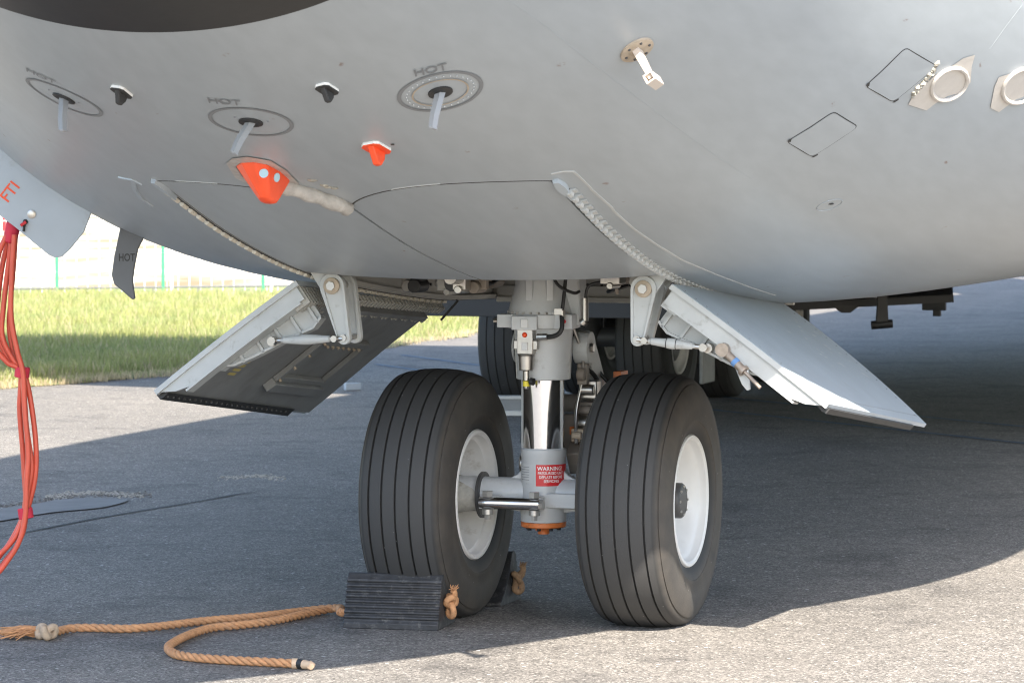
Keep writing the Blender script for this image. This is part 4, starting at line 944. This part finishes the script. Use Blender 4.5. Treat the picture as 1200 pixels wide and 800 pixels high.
# access panels on the port side
def panel(pts, name):
    pt = Patch(sum(p[0] for p in pts)/4, sum(p[1] for p in pts)/4); uv = [pt.uv(*p) for p in pts]; rnd = []
    for i in range(4):
        a, c, e = [Vector((*uv[(i+k-1) % 4], 0)) for k in range(3)]; r = .022
        d0, d1 = (a-c).normalized(), (e-c).normalized()
        for k in range(5): t = k/4; rnd.append(tuple(((c+d0*r)*(1-t)**2 + c*2*t*(1-t) + (c+d1*r)*t*t)[:2]))
    dense = []
    for i in range(len(rnd)):
        a, c = rnd[i], rnd[(i+1) % len(rnd)]; k = max(1, int(math.dist(a,c)/.03)); dense += [(a[0]+(c[0]-a[0])*j/k, a[1]+(c[1]-a[1])*j/k) for j in range(k)]
    ce = (sum(a for a,_ in dense)/len(dense), sum(v for _,v in dense)/len(dense)); n = len(dense)
    g = MB(); inn = []
    for a,v in dense: L_ = math.dist((a,v),ce); inn.append((ce[0]+(a-ce[0])*(1-.0035/L_), ce[1]+(v-ce[1])*(1-.0035/L_)))
    g.add([pt.at(*p,.0012) for p in dense]+[pt.at(*p,.0012) for p in inn], [(k,(k+1)%n,n+(k+1)%n,n+k) for k in range(n)]); go = g.build('access_panel', M['gap'], A, smooth=0, recalc=False)
    s = MB(); inn2 = [(ce[0]+(a-ce[0])*.985, ce[1]+(v-ce[1])*.985) for a,v in inn]; conform_fan(s, pt, inn, .0022); s.build('panel_skin', M['hull'], go, smooth=50, recalc=False)
    ch = MB(); conform_fan(ch, pt, [(uv[0][0]+.004,uv[0][1]),(uv[0][0]+.016,uv[0][1]-.008),(uv[0][0]+.018,uv[0][1]+.008),(uv[0][0]+.008,uv[0][1]+.012)], .003); conform_fan(ch, pt, [(uv[3][0]-.004,uv[3][1]+.004),(uv[3][0]+.02,uv[3][1]+.012),(uv[3][0]+.02,uv[3][1]+.004),(uv[3][0]+.006,uv[3][1]-.002)], .003); ch.build('chipped_corner', M['gap'], go, smooth=0, recalc=False)
    return go
panel([(1013,101),(1061,55),(1098,77),(1046,120)], 'a'); panel([(921,166),(977,130),(1006,148),(951,184)], 'b')
def taped_port(pts, oval, nm):
    pt = Patch(*oval[0]); q = MB(); conform_fan(q, pt, [pt.uv(*p) for p in pts], .003); o = q.build('taped_static_port', M['foil'], A, smooth=50, recalc=False)
    q = MB(); U = [pt.uv(*p) for p in oval[1]]; path = catmull([pt.at(*u,.004) for u in U]+[pt.at(*U[0],.004)], 6); q.tube(path, .0075, 8); q.build('port_rim', M['foil'], o)
    return o
import itertools
def oval_pts(cx, cy, a, bb, ang): return [(cx+a*math.cos(t)*math.cos(ang)-bb*math.sin(t)*math.sin(ang), cy+a*math.cos(t)*math.sin(ang)+bb*math.sin(t)*math.cos(ang)) for t in [2*math.pi*k/12 for k in range(12)]]
taped_port([(1064,122),(1069,112),(1095,88),(1111,80),(1128,68),(1142,64),(1138,78),(1137,96),(1126,108),(1110,112),(1098,119),(1085,129)], ((1112,98), oval_pts(1112,98,23,16,R(-35))), 'a')
taped_port([(1160,126),(1165,101),(1170,90),(1183,86),(1199,78),(1215,74),(1222,90),(1212,108),(1190,116),(1170,131)], ((1192,100), oval_pts(1196,100,24,17,R(-38))), 'b')
q = MB(); pt = Patch(1085,92); 
for k in range(26): t = k/25; q.blob(hull_hit(1069+30*t+random.uniform(-1.5,1.5), 112-38*t+random.uniform(-1.5,1.5))[0], random.uniform(.006,.011), 6, 4, .3)
q.build('putty_strip', M['putty'], A)
q = MB(); pt = Patch(972,240); U = [pt.uv(*p) for p in oval_pts(972,240,16,5,R(-18))]; path = [pt.at(*u,.001) for u in U]; q.tube(path+[path[0]], .0015, 6); q.build('drain_ring', M['hull'], A)
q = MB(); q.blob(hull_hit(973,239)[0], .008, 8, 5, 0, (1.6,1,.4)); q.build('drain_hole', M['gap'], A)
# thin lap joints on the skin
def seam(pts, w=.0035, m='sealant'):
    hp = hull_path(pts); q = MB(); conform_strip(q, hp, w, .0004, .0006); q.build('lap_joint', M[m], A)
seam([(597,2),(640,32),(690,72),(740,110),(790,148),(840,184),(880,210)], .004, 'hull')
seam([(1199,5),(1180,30),(1160,58)], .004, 'hull')
seam([(690,225),(730,262),(760,285),(800,312)], .003, 'hull')
# fuselage access door with FTI lettering (flight test socket), hanging open on the starboard side
def px_plane(px, py, d): return to_local(at_depth(px, py, d))
d0 = 12.35
e = [px_plane(*p, d0) for p in ((108,246),(102,262),(98,272),(90,282),(80,294),(72,301),(64,302),(56,298),(20,268),(-40,222),(-90,180),(-60,110),(0,165),(60,208))]
vn = to_local(Vector((0,-1,0)))
q = MB(); n = len(e); q.add(e + [p - vn*.014 for p in e], [tuple(range(n)), tuple(reversed(range(n,2*n)))] + [(i,(i+1)%n,n+(i+1)%n,n+i) for i in range(n)]); ad = q.build('socket_access_door', M['door_grey'], A, smooth=0, bevel=.002); ad['label'] = 'open grey access door lettered FTI, hanging below the nose'
eu = (px_plane(18,206,d0)-px_plane(6,232,d0)); eu = (px_plane(10,228,d0)-px_plane(17,206,d0)).normalized()*-1
ctr = px_plane(12,225,d0)+vn*.002; right = to_local(Vector((1,0,0))); upv = Vector((0,0,1)); an = R(52)
text_flat('lettering', 'FTI', .060, ctr, right*math.cos(an)+upv*math.sin(an), -right*math.sin(an)+upv*math.cos(an), M['orange'], ad)
c = px_plane(37,251,d0); q = MB(); q.revolve([(0,.016),(.004,.016),(.006,.010),(.006,0)], c, vn, 24); q.build('door_latch', M['steel'], ad)
c = px_plane(30,260,d0); q = MB(); q.blob(c+vn*.006, .010, 8, 5); q.tube([c+vn*.006, c+vn*.012+Vector((0,0,-.02))-right*.004, c+vn*.01+Vector((0,0,-.035))-right*.006], .005, 6); kb = q.build('locking_pin', M['black'], ad)
q = MB(); q.tube([c+vn*.014+right*.004, c+vn*.016-right*.016-Vector((0,0,.014))], .006, 6); q.build('red_tab', M['redplate'], kb)
# dark heated mast below the starboard hull
d1 = 12.45; pts = [(142,262),(172,272),(162,292),(158,312),(156,328),(158,344),(159,350),(155,351),(146,343),(134,333),(131,322),(134,300)]
e = [px_plane(*p, d1) for p in pts]; n = len(e); ax_ = to_local(Vector((.1,1,0))).normalized()
q = MB(); q.add([p + ax_*.006 for p in e] + [p - ax_*.006 for p in e], [tuple(range(n)), tuple(reversed(range(n,2*n)))] + [(i,(i+1)%n,n+(i+1)%n,n+i) for i in range(n)])
ms = q.build('heated_drain_mast', M['darkgrey'], A, smooth=0, bevel=.005); ms['label'] = 'dark grey heated drain mast lettered HOT'
text_flat('lettering', 'HOT', .040, px_plane(149,302,d1)-ax_*.008, right*.72, upv, M['black'], ms)
q = MB(); q.box(px_plane(157,270,d1)+Vector((0,0,.02)), (.09,.06,.03)); q.build('mast_foot', M['darkgrey'], ms, bevel=.004)

# ------------------------------------------------------------------ rest of the airframe: sponsons, main gear, wing, tail
def sponson(side):
    mb = MB(); rings = []
    for s, k in ((8.36,.30),(8.45,.55),(8.9,.85),(9.6,.97),(10,1),(16,1),(18,.95),(20,.7),(21.5,.3)):
        tc_, zc_ = 2.75, 1.75; w_, h_ = 1.20*k, 1.03*k; rings.append([(side*(tc_+w_*math.copysign(abs(math.cos(a))**.5, math.cos(a))), s, zc_+h_*math.copysign(abs(math.sin(a))**.5, math.sin(a))) for a in [2*math.pi*i/36 for i in range(36)]])
    mb.ring(rings); return mb.build('sponson', M['hull'], A, smooth=50)
sponson(-1); sponson(1)
MG = [.10,.035,-.035,-.10]
def main_wheel(c, outer):
    return wheel(c, .545, .195, .245, MG, 'main_wheel', outer, M['mainrim'], .015, 64, dusty=0., hr=2.5)
w0 = None
for s in (11.2,13.0,15.0):
    for t in (-3.58,-2.56):
        if w0 is None: w0 = main_wheel((t,s,.53), 1)
        else:
            r = w0.copy(); col.objects.link(r); r.parent = A; r.location = (t,s,.53)
            for ch in list(w0.children): cc = ch.copy(); col.objects.link(cc); cc.parent = r
    q = MB(); q.cyl((-3.5,s,.53),(-2.6,s,.53),.07,n=16); q.cyl((-3.07,s,.5),(-3.07,s-.3,1.3),.10,n=16); q.build('main_axle', M['hub'], A)
q = MB(); q.box((-2.075,10.75,.55),(.03,.34,.62)); q.build('main_gear_door', M['inner'], A, bevel=.008)
q = MB(); q.box((-2.44,8.30,1.10),(1.88,.05,.62)); q.build('main_gear_bay_skirt', M['seal'], A, bevel=.004)  # black panel added to darken the sponson front, stands in for shade there
def pw(px, py, d): return to_local(at_depth(px, py, d))
q = MB(); a_, b_ = pw(880,362,22.6), pw(1117,350,22.6); q.tube([a_, b_], .034, 4)
c_, e_ = pw(1040,344,22.6), pw(1113,344,22.6)
q.hexa([a_, b_, b_+Vector((-.10,.5,.13)), a_+Vector((0,.5,.13)), a_+Vector((0,0,.03)), b_+Vector((0,0,.03)), b_+Vector((-.10,.5,.16)), a_+Vector((0,.5,.16))])
fm = q.build('belly_gear_door', M['seal'], A, smooth=20); 
q = MB(); k = b_+Vector((-.08,0,0)); q.box(k+Vector((-.05,0,-.05)),(.16,.05,.06)); q.box(k+Vector((-.03,0,-.09)),(.05,.05,.06)); q.prism([(0,0),(-.22,.0),(-.14,-.06),(-.08,-.06)], pw(1010,356,22.6), to_local(Vector((1,0,0))), (0,0,1), to_local(Vector((0,1,0))), .05); q.build('door_fittings', M['black'], fm, bevel=.004)
q = MB(); q.box(pw(998,346,22.4),(.16,.02,.025)); q.build('orange_strip', M['orange'], fm)
q = MB(); q.box(pw(1022,346,22.4),(.10,.02,.03)); q.build('white_strip', M['whiteprint'], fm)
q = MB(); a_ = pw(1034,345,22.3); b_ = pw(1034,379,22.3); ux = to_local(Vector((1,0,0))); q.hexa([b_-ux*.045-vn*.02, b_+ux*.04-vn*.02, b_+ux*.04+vn*.02, b_-ux*.045+vn*.02, a_-ux*.032-vn*.02, a_+ux*.032-vn*.02, a_+ux*.032+vn*.02, a_-ux*.032+vn*.02])
q.tube([pw(1021,381,22.3), pw(1046,379,22.3)], .030, 10); q.build('black_drain_mast', M['black'], A, bevel=.004)
# wing and tail (overhead and behind: they throw the shade on the grass and the far apron)
def aerofoil(x0, chord, y, z, thk): 
    pts = [(0,0),(.02,.35),(.1,.75),(.3,1),(.6,.75),(1,.02),(.6,-.45),(.3,-.55),(.1,-.4),(.02,-.2)]; return [(y, x0+p[0]*chord, z+p[1]*thk*chord) for p in pts]
q = MB(); q.ring([aerofoil(6.7+abs(t)*.21, 8.2-abs(t)*.25, t, 6.2-abs(t)*.03, .10) for t in (-21,-14,-7,0,7,14,21)]); q.build('wing', M['hull'], A)
q = MB(); q.ring([[(-.2,29+.5*h,6.4+h),(0,28.5+.5*h,6.4+h),(.2,29+.5*h,6.4+h),(.15,36+.3*h,6.4+h),(-.15,36+.3*h,6.4+h)] for h in (0,4,8)]); q.build('fin', M['hull'], A)
q = MB(); q.ring([aerofoil(33+abs(t)*.35, 4.5-abs(t)*.25, t, 14.3, .08) for t in (-9.5,-5,0,5,9.5)]); q.build('tailplane', M['hull'], A)

# ------------------------------------------------------------------ loose things on the ground
def chock(label, p, rz, knot_mat, two):
    o = empty('wheel_chock', (p.x, p.y, 0), rz); tag(o, label, 'wheel chock', 'wheel chocks at the starboard nose wheel')
    prof = [(.0,.0),(.0,.022)]; n = 8
    base = Vector((.008,.030)); top = Vector((.062,.178)); d = (top-base)/n; nrm = Vector((-d.y, d.x)).normalized()
    for k in range(n):
        a = base + d*k; prof += [tuple(a), tuple(a+d*.30+nrm*0), tuple(a+d*.40+nrm*.007), tuple(a+d*.85+nrm*.007)]
    prof += [(.062,.184),(.072,.198),(.100,.200),(.112,.192),(.155,.110),(.215,.045),(.262,.012),(.262,0)]
    mb = MB(); mb.prism(prof, (-.18,0,0), (0,1,0), (0,0,1), (1,0,0), .362); body = mb.build('rubber_body', M['rubber'], o, smooth=25, bevel=.003)
    q = MB(); q.revolve([(0,.024),(.004,.024),(.004,.0)], (.001,.105,.085), (1,0,0), 16); q.build('rope_hole', M['black'], o)
    q = MB(); pr = random.Random(5)
    q.tube(catmull([(.024+.012*math.sin(3*t), .105+.020*(math.sin(t)+1.3*math.sin(2*t))*.75, .088+.026*(math.cos(t)-1.2*math.cos(2*t))*.8) for t in np.linspace(0, 2*math.pi, 17)], 5), .0125, 8)
    q.tube(catmull([(.026,.105,.10),(.040,.095,.125),(.036,.088,.142)], 5), .012, 8); q.blob((.020,.105,.085), .020, 8, 6, .15)
    for k in range(26): a = Vector((.036,.088,.140)); q.tube([a, a+Vector((pr.uniform(-.012,.02),pr.uniform(-.02,.02),pr.uniform(.004,.024)))], [.0028,.001], 4)
    q.build('rope_knot', knot_mat, o, smooth=60)
    return o
pr_ = ground_at(513,739); chock('ribbed black rubber chock in front of the left nose wheel', pr_, R(-13), M['rope'], True)
c2 = ground_at(610,706); o2 = chock('black rubber chock half hidden behind the left nose wheel', c2, R(-17.5), M['ropedark'], False)
o2.scale = (1,-1,1)
o2.location = (c2.x, c2.y+.12, 0)

def strands(path, r, turns_per_m, name, m, parent):
    q = MB(); P = path; L = 0; acc = [0]
    for a, b in zip(P, P[1:]): L += (b-a).length; acc.append(L)
    for k in range(3):
        pts = []
        for i, p in enumerate(P):
            t = (P[min(i+1,len(P)-1)]-P[max(i-1,0)]).normalized(); n = Vector((0,0,1)); n = (n-t*n.dot(t)).normalized(); b = t.cross(n); a = 2*math.pi*(k/3+acc[i]*turns_per_m)
            pts.append(p + (n*math.cos(a)+b*math.sin(a))*r*.50)
        q.tube(pts, r*.56, 7)
    return q.build(name, m, parent, smooth=60)
def resample(pts, step):
    pts = catmull(pts, 14); out = [pts[0]]; need = step
    for a, b in zip(pts, pts[1:]):
        d = (b-a).length; 
        while d >= need: a = a + (b-a).normalized()*need; out.append(a); d = (b-a).length; need = step
        need -= d
    return out
g0 = ground_at(62,742); rope = empty('chock_rope', (g0.x, g0.y, 0)); tag(rope, 'twisted orange rope lying in two tails left of the chock', 'rope')
def gp(px, py, z=.017): w = ground_at(px, py, z); return Vector((w.x-g0.x, w.y-g0.y, z))
hole = Vector((pr_.x-.365-g0.x, pr_.y+.15-g0.y, .05))
pa = [hole, gp(396,712,.03), gp(360,715), gp(300,722), gp(240,727), gp(190,733), gp(150,736), gp(110,735), gp(82,736), gp(62,741)]
pb = [hole+Vector((.01,-.02,0)), gp(396,712,.028), gp(362,718), gp(320,727), gp(280,732), gp(250,735), gp(225,742), gp(204,752), gp(197,759), gp(206,766), gp(230,770), gp(270,773), gp(310,775), gp(345,777)]
strands(resample(pa, .0055), .0155, 11, 'rope_strands', M['rope'], rope); strands(resample(pb, .0055), .0155, 11, 'rope_strands', M['rope'], rope)
q = MB(); q.cyl(gp(342,777), gp(349,777), .0185, n=14); q.cyl(gp(356,778), gp(364,779), .0165, .013, n=12); q.blob(gp(364,779), .015, 8, 5, .2); q.build('taped_end', M['ropetape'], rope)
q = MB(); q.cyl(gp(349,777), gp(356,778), .0175, n=14); q.build('tape_band', M['black'], rope)
q = MB(); kc = gp(54,741,.026)
q.tube(catmull([kc+Vector((.026*(math.sin(t)+1.1*math.sin(2*t))*.62, .030*(math.cos(t)-1.1*math.cos(2*t))*.55, .016*math.sin(3*t)+.004)) for t in np.linspace(0, 2*math.pi, 19)], 6), .0145, 9)
q.blob(kc+Vector((0,0,-.006)), .020, 8, 6, .2); q.build('rope_knot', M['ropeold'], rope, smooth=60)
q = MB(); pr = random.Random(2)
for k in range(150):
    a = gp(46,741,.02)+Vector((pr.uniform(-.02,.01),pr.uniform(-.02,.02),pr.uniform(-.012,.02))); L = pr.uniform(.05,.15); b = Vector((-L, pr.uniform(-.075,.075), -a.z+pr.uniform(.004,.03)))
    q.tube([a, a+b*.5+Vector((0,pr.uniform(-.012,.012),.01)), a+b], [.0036,.003,.0015], 4)
q.build('frayed_end', M['rope'], rope)

# red cable bundle hanging from the socket door
c0 = at_depth(15,270,12.44); cb = empty('ground_power_cables', (c0.x, c0.y, 0)); tag(cb, 'bundle of red cables hanging from the open access door', 'cable bundle')
def cp(px, py, d=12.44): w = at_depth(px, py, d); return Vector((w.x-c0.x, w.y-c0.y, w.z))
def cps(l, dd): return [cp(x, y, 12.44+dd) for x, y in l]
C_ = [[(14,275),(10,310),(4,360),(3,395),(18,425),(28,436),(36,470),(42,520),(41,560),(32,598),(22,635),(8,655),(-20,690),(-70,720)],
      [(17,275),(14,320),(13,370),(20,410),(27,437),(29,480),(33,530),(31,565),(30,600),(24,630),(10,655),(-12,680),(-70,725)],
      [(11,275),(2,315),(-3,360),(-2,395),(12,424),(24,437),(23,480),(27,530),(30,565),(28,600),(16,628),(2,648),(-20,672),(-75,712)],
      [(19,275),(15,330),(10,380),(17,420),(29,437),(25,500),(27,545),(29,575),(31,600),(27,625),(14,648),(-5,668),(-40,695),(-80,722)],
      [(8,275),(-2,300),(-10,350),(-8,400),(8,424),(25,438),(31,500),(37,545),(33,575),(29,600),(20,625),(4,645),(-25,668),(-85,715)]]
for l, dd in zip(C_, (0,-.03,.02,.03,-.01)): MB().tube(catmull(cps(l, dd), 8), .0100 if dd != .03 else .0075, 10).build('cable', M['red'], cb, smooth=60)
for y, x, ang in ((436,26,.1),(601,30,-.15)):
    q = MB(); q.revolve([(-.020,.025),(-.018,.028),(.018,.028),(.020,.025)], cp(x,y), Vector((ang,0,1)), 20); q.build('strap', M['strap'], cb)
q = MB(); q.revolve([(-.045,.018),(-.04,.024),(-.01,.027),(.03,.028)], cp(14,271), Vector((.25,0,1)), 20); q.build('plug_boot', M['strap'], cb)
q = MB(); q.revolve([(.03,.027),(.06,.029)], cp(14,271), Vector((.25,0,1)), 20); q.build('plug', M['black'], cb)

# apron marks: blue lines, repaired patch, tar seam, scuffs
def ground_strip(name, pts, w, z, m, label, cat, taper=False):
    P = [ground_at(*p) for p in pts]; q = MB(); V = []
    for i, p in enumerate(P):
        t = (P[min(i+1,len(P)-1)]-P[max(i-1,0)]).normalized(); b = Vector((-t.y,t.x,0)); k = w*(.25 if taper and i in (0,len(P)-1) else 1)*random.uniform(.8,1.2)
        V += [(p.x-b.x*k/2,p.y-b.y*k/2,z),(p.x+b.x*k/2,p.y+b.y*k/2,z)]
    q.add(V, [(2*i,2*i+1,2*i+3,2*i+2) for i in range(len(P)-1)]); o = q.build(name, m, smooth=0, recalc=False)
    if o.data.polygons[0].normal.z < 0: o.data.flip_normals()
    o['kind'] = 'structure'; tag(o, label, cat); return o
def lerp(a, b, n): return [(a[0]+(b[0]-a[0])*i/n, a[1]+(b[1]-a[1])*i/n) for i in range(n+1)]
ground_strip('painted_line', lerp((1260,526),(840,481),14)+lerp((800,476),(440,427),10), .055, .004, M['bluepaint'], 'faint blue painted line crossing the apron nearest the wheels', 'line')
ground_strip('painted_line', lerp((1260,506),(870,468),14)+lerp((800,460),(470,416),10), .05, .004, M['bluepaint'], 'faint blue painted line on the apron behind the other', 'line')
ground_strip('tar_seam', [(-20,633),(40,622),(110,608),(170,598),(230,588),(280,579),(312,575)], .022, .004, M['crack'], 'dark tar seam running across the apron on the left', 'seam', True)
def blot(name, pts, z, m, label, cat):
    P = catmull([ground_at(*p, z) for p in pts]+[ground_at(*pts[0], z)], 5)[:-1]; q = MB(); q.add(P, [tuple(range(len(P)))]); o = q.build(name, m, smooth=0, recalc=False)
    if o.data.polygons[0].normal.z < 0: o.data.flip_normals()
    o['kind'] = 'structure'; return tag(o, label, cat)
blot('asphalt_patch', [(-20,598),(40,590),(70,585),(110,583),(150,585),(120,594),(60,600),(-20,612)], .006, M['patch'], 'smooth blue grey repair patch in the apron', 'patch')
def gravel(name, pts, n, spread, m, label):
    q = MB(); pr = random.Random(9)
    for k in range(n):
        t = pr.random()*(len(pts)-1); i = int(t); a, b = pts[i], pts[min(i+1,len(pts)-1)]; p = ground_at(a[0]+(b[0]-a[0])*(t-i), a[1]+(b[1]-a[1])*(t-i)+pr.gauss(0,spread)); r = pr.uniform(.002,.007)
        q.blob((p.x+pr.uniform(-.05,.05), p.y, r*.2), r, 5, 3, .3, (1.3,1.3,.6))
    o = q.build(name, m, smooth=0); return tag(o, label, 'grit', kind='stuff')
gravel('loose_grit', [(62,583),(80,579),(110,577),(140,579),(160,581)], 520, 1.3, M['gravel'], 'pale loose grit along the patch edge')
gravel('dark_grit', [(-5,596),(30,590),(62,583),(100,579),(140,580),(172,580)], 480, 1.7, M['asphalt'], 'dark crumbled asphalt along the patch edge')
gravel('pale_scrape', [(262,560),(290,558),(312,557),(326,562)], 220, 1.0, M['gravel'], 'pale gritty scrape on the apron')
# small pale sheet and the chock at the main wheels
p = ground_at(413,457); q = MB(); q.box((0,0,.03),(.13,.05,.055)); o = q.build('white_marker', M['paper'], bevel=.003); o.location = (p.x,p.y,0); o.rotation_euler = (0,0,R(25)); tag(o, 'small pale marker block on the apron below the left door', 'marker')
p = ground_at(603,487); mc = empty('metal_chock', (p.x,p.y,0), 0); tag(mc, 'grey metal channel chock lying before the main wheels', 'chock')
q = MB(); q.box((0,.03,.018),(.70,.06,.036)); q.build('lower_flange', M['alu'], mc, bevel=.003)
q = MB(); q.hexa([(-.35,.03,.036),(.35,.03,.036),(.35,.05,.036),(-.35,.05,.036),(-.35,.05,.115),(.35,.05,.115),(.35,.07,.115),(-.35,.07,.115)]); q.build('web', M['inner'], mc, smooth=0)
q = MB(); q.box((0,.08,.127),(.70,.08,.024)); q.build('upper_flange', M['alu'], mc, bevel=.003)

# mesh fence behind the grass
f0 = ground_at(0,347.5); f1 = ground_at(340,343.5); fd = (f1-f0); fd.z = 0; fd.normalize(); fo = f0 - fd*2.5
fence = empty('mesh_fence', (fo.x, fo.y, 0)); tag(fence, 'pale wire mesh fence with green posts behind the grass', 'fence')
Lf = 16.0
def along(x): 
    p = ground_at(x, 346); return (p - fo).dot(fd)
q = MB(); q.tube([fd*0+Vector((0,0,.11)), fd*Lf+Vector((0,0,.11))], .018, 6); q.build('bottom_rail', M['darkgrey'], fence)
q = MB(); q.tube([Vector((0,0,1.95)), fd*Lf+Vector((0,0,1.95))], .02, 6); q.build('top_rail', M['fence'], fence)
q = MB(); a = .06
while a < Lf: q.tube([fd*a+Vector((0,0,.05)), fd*a+Vector((0,0,1.95))], .007, 4); a += .17
for z in (.35,.62,.66,1.1,1.5): q.tube([Vector((0,0,z)), fd*Lf+Vector((0,0,z))], .006, 4)
q.build('wire_mesh', M['fence'], fence)
for x, m_ in ((62,'green'),(197,'green'),(208,'fence'),(327,'green'),(338,'fence'),(455,'green'),(466,'fence')):
    a = along(x); MB().cyl(fd*a+Vector((0,0,0)), fd*a+Vector((0,0,2.0)), .022, n=10).build('post', M[m_], fence)
for x in (155,185,243,60):
    a = along(x); MB().box(fd*a+Vector((0,0,-.02 if False else .05)), (.05,.03,.14)).build('rail_foot', M['darkgrey'], fence)
# red and white barrier far left
p = ground_at(4,322); bar = empty('striped_barrier', (p.x,p.y,0)); tag(bar, 'red and white barrier beyond the fence at far left', 'barrier')
for k in range(7): MB().box((-.6+.13*k,0,1.0),(.128,.06,.42)).build('board', M['redplate'] if k % 2 else M['whiteprint'], bar, smooth=0)
for x in (-.5,.15): MB().box((x,.05,.42),(.06,.04,.84)).build('leg', M['fence'], bar, smooth=0)

# ------------------------------------------------------------------ one object per separate piece; tiny rows of fasteners stay one part
def pieces_of(o):
    me = o.data; n = len(me.vertices); par = list(range(n))
    def find(i):
        while par[i] != i: par[i] = par[par[i]]; i = par[i]
        return i
    for e in me.edges:
        a, b = find(e.vertices[0]), find(e.vertices[1])
        if a != b: par[max(a,b)] = min(a,b)
    root = [find(i) for i in range(n)]; ids = sorted(set(root)); m = {r: k for k, r in enumerate(ids)}; isl = np.array([m[r] for r in root]); k = len(ids)
    if k == 1 or k > 900: return None
    co = np.array([v.co[:] for v in me.vertices]); lo = np.full((k,3), np.inf); hi = np.full((k,3), -np.inf); np.minimum.at(lo, isl, co); np.maximum.at(hi, isl, co)
    sz = (hi-lo).max(1); gap = np.maximum(0, np.maximum(lo[:,None]-hi[None], lo[None]-hi[:,None])); near = np.sqrt((gap**2).sum(2)) <= np.maximum(.02, .5*np.maximum(sz[:,None], sz[None]))
    seen = -np.ones(k, int); c = 0
    for i in range(k):
        if seen[i] >= 0: continue
        st = [i]; seen[i] = c
        while st:
            j = st.pop()
            for l in np.nonzero(near[j] & (seen < 0))[0]: seen[l] = c; st.append(l)
        c += 1
    return c, seen[isl]
SINGULAR = {'rivets':'rivet','bolts':'bolt','screws':'screw','rods':'rod','fittings':'fitting','pipes':'pipe','brackets':'bracket','scuffs':'scuff','dabs':'dab','lines':'line'}
done = {}
for o in [x for x in scene.objects if x.type == 'MESH' and x.parent and 'kind' not in x]:
    if o.name.startswith('lettering'): continue
    if o.name.startswith('hub_bolts'): o['kind'] = 'stuff'; continue
    got = pieces_of(o)
    if not got or got[0] == 1: continue
    c, pid = got
    if c > 9: o['kind'] = 'stuff'; continue
    base = o.name.split('.')[0]; w = base.split('_'); w[-1] = SINGULAR.get(w[-1], w[-1]); nm = '_'.join(w); me = o.data
    kids = list(o.children); first = None
    for k in range(c):
        vi = np.nonzero(pid == k)[0]; mp = {int(v): i for i, v in enumerate(vi)}
        fs = [[mp[v] for v in p.vertices] for p in me.polygons if p.vertices[0] in mp]
        nme = bpy.data.meshes.new(nm); nme.from_pydata([me.vertices[int(v)].co[:] for v in vi], [], fs); nme.materials.append(me.materials[0])
        nme.polygons.foreach_set('use_smooth', [True]*len(nme.polygons)); nme.set_sharp_from_angle(angle=R(35))
        no = o.copy(); no.data = nme; no.name = nm; col.objects.link(no); first = first or no
    for ch in kids: ch.parent = first
    bpy.data.objects.remove(o)
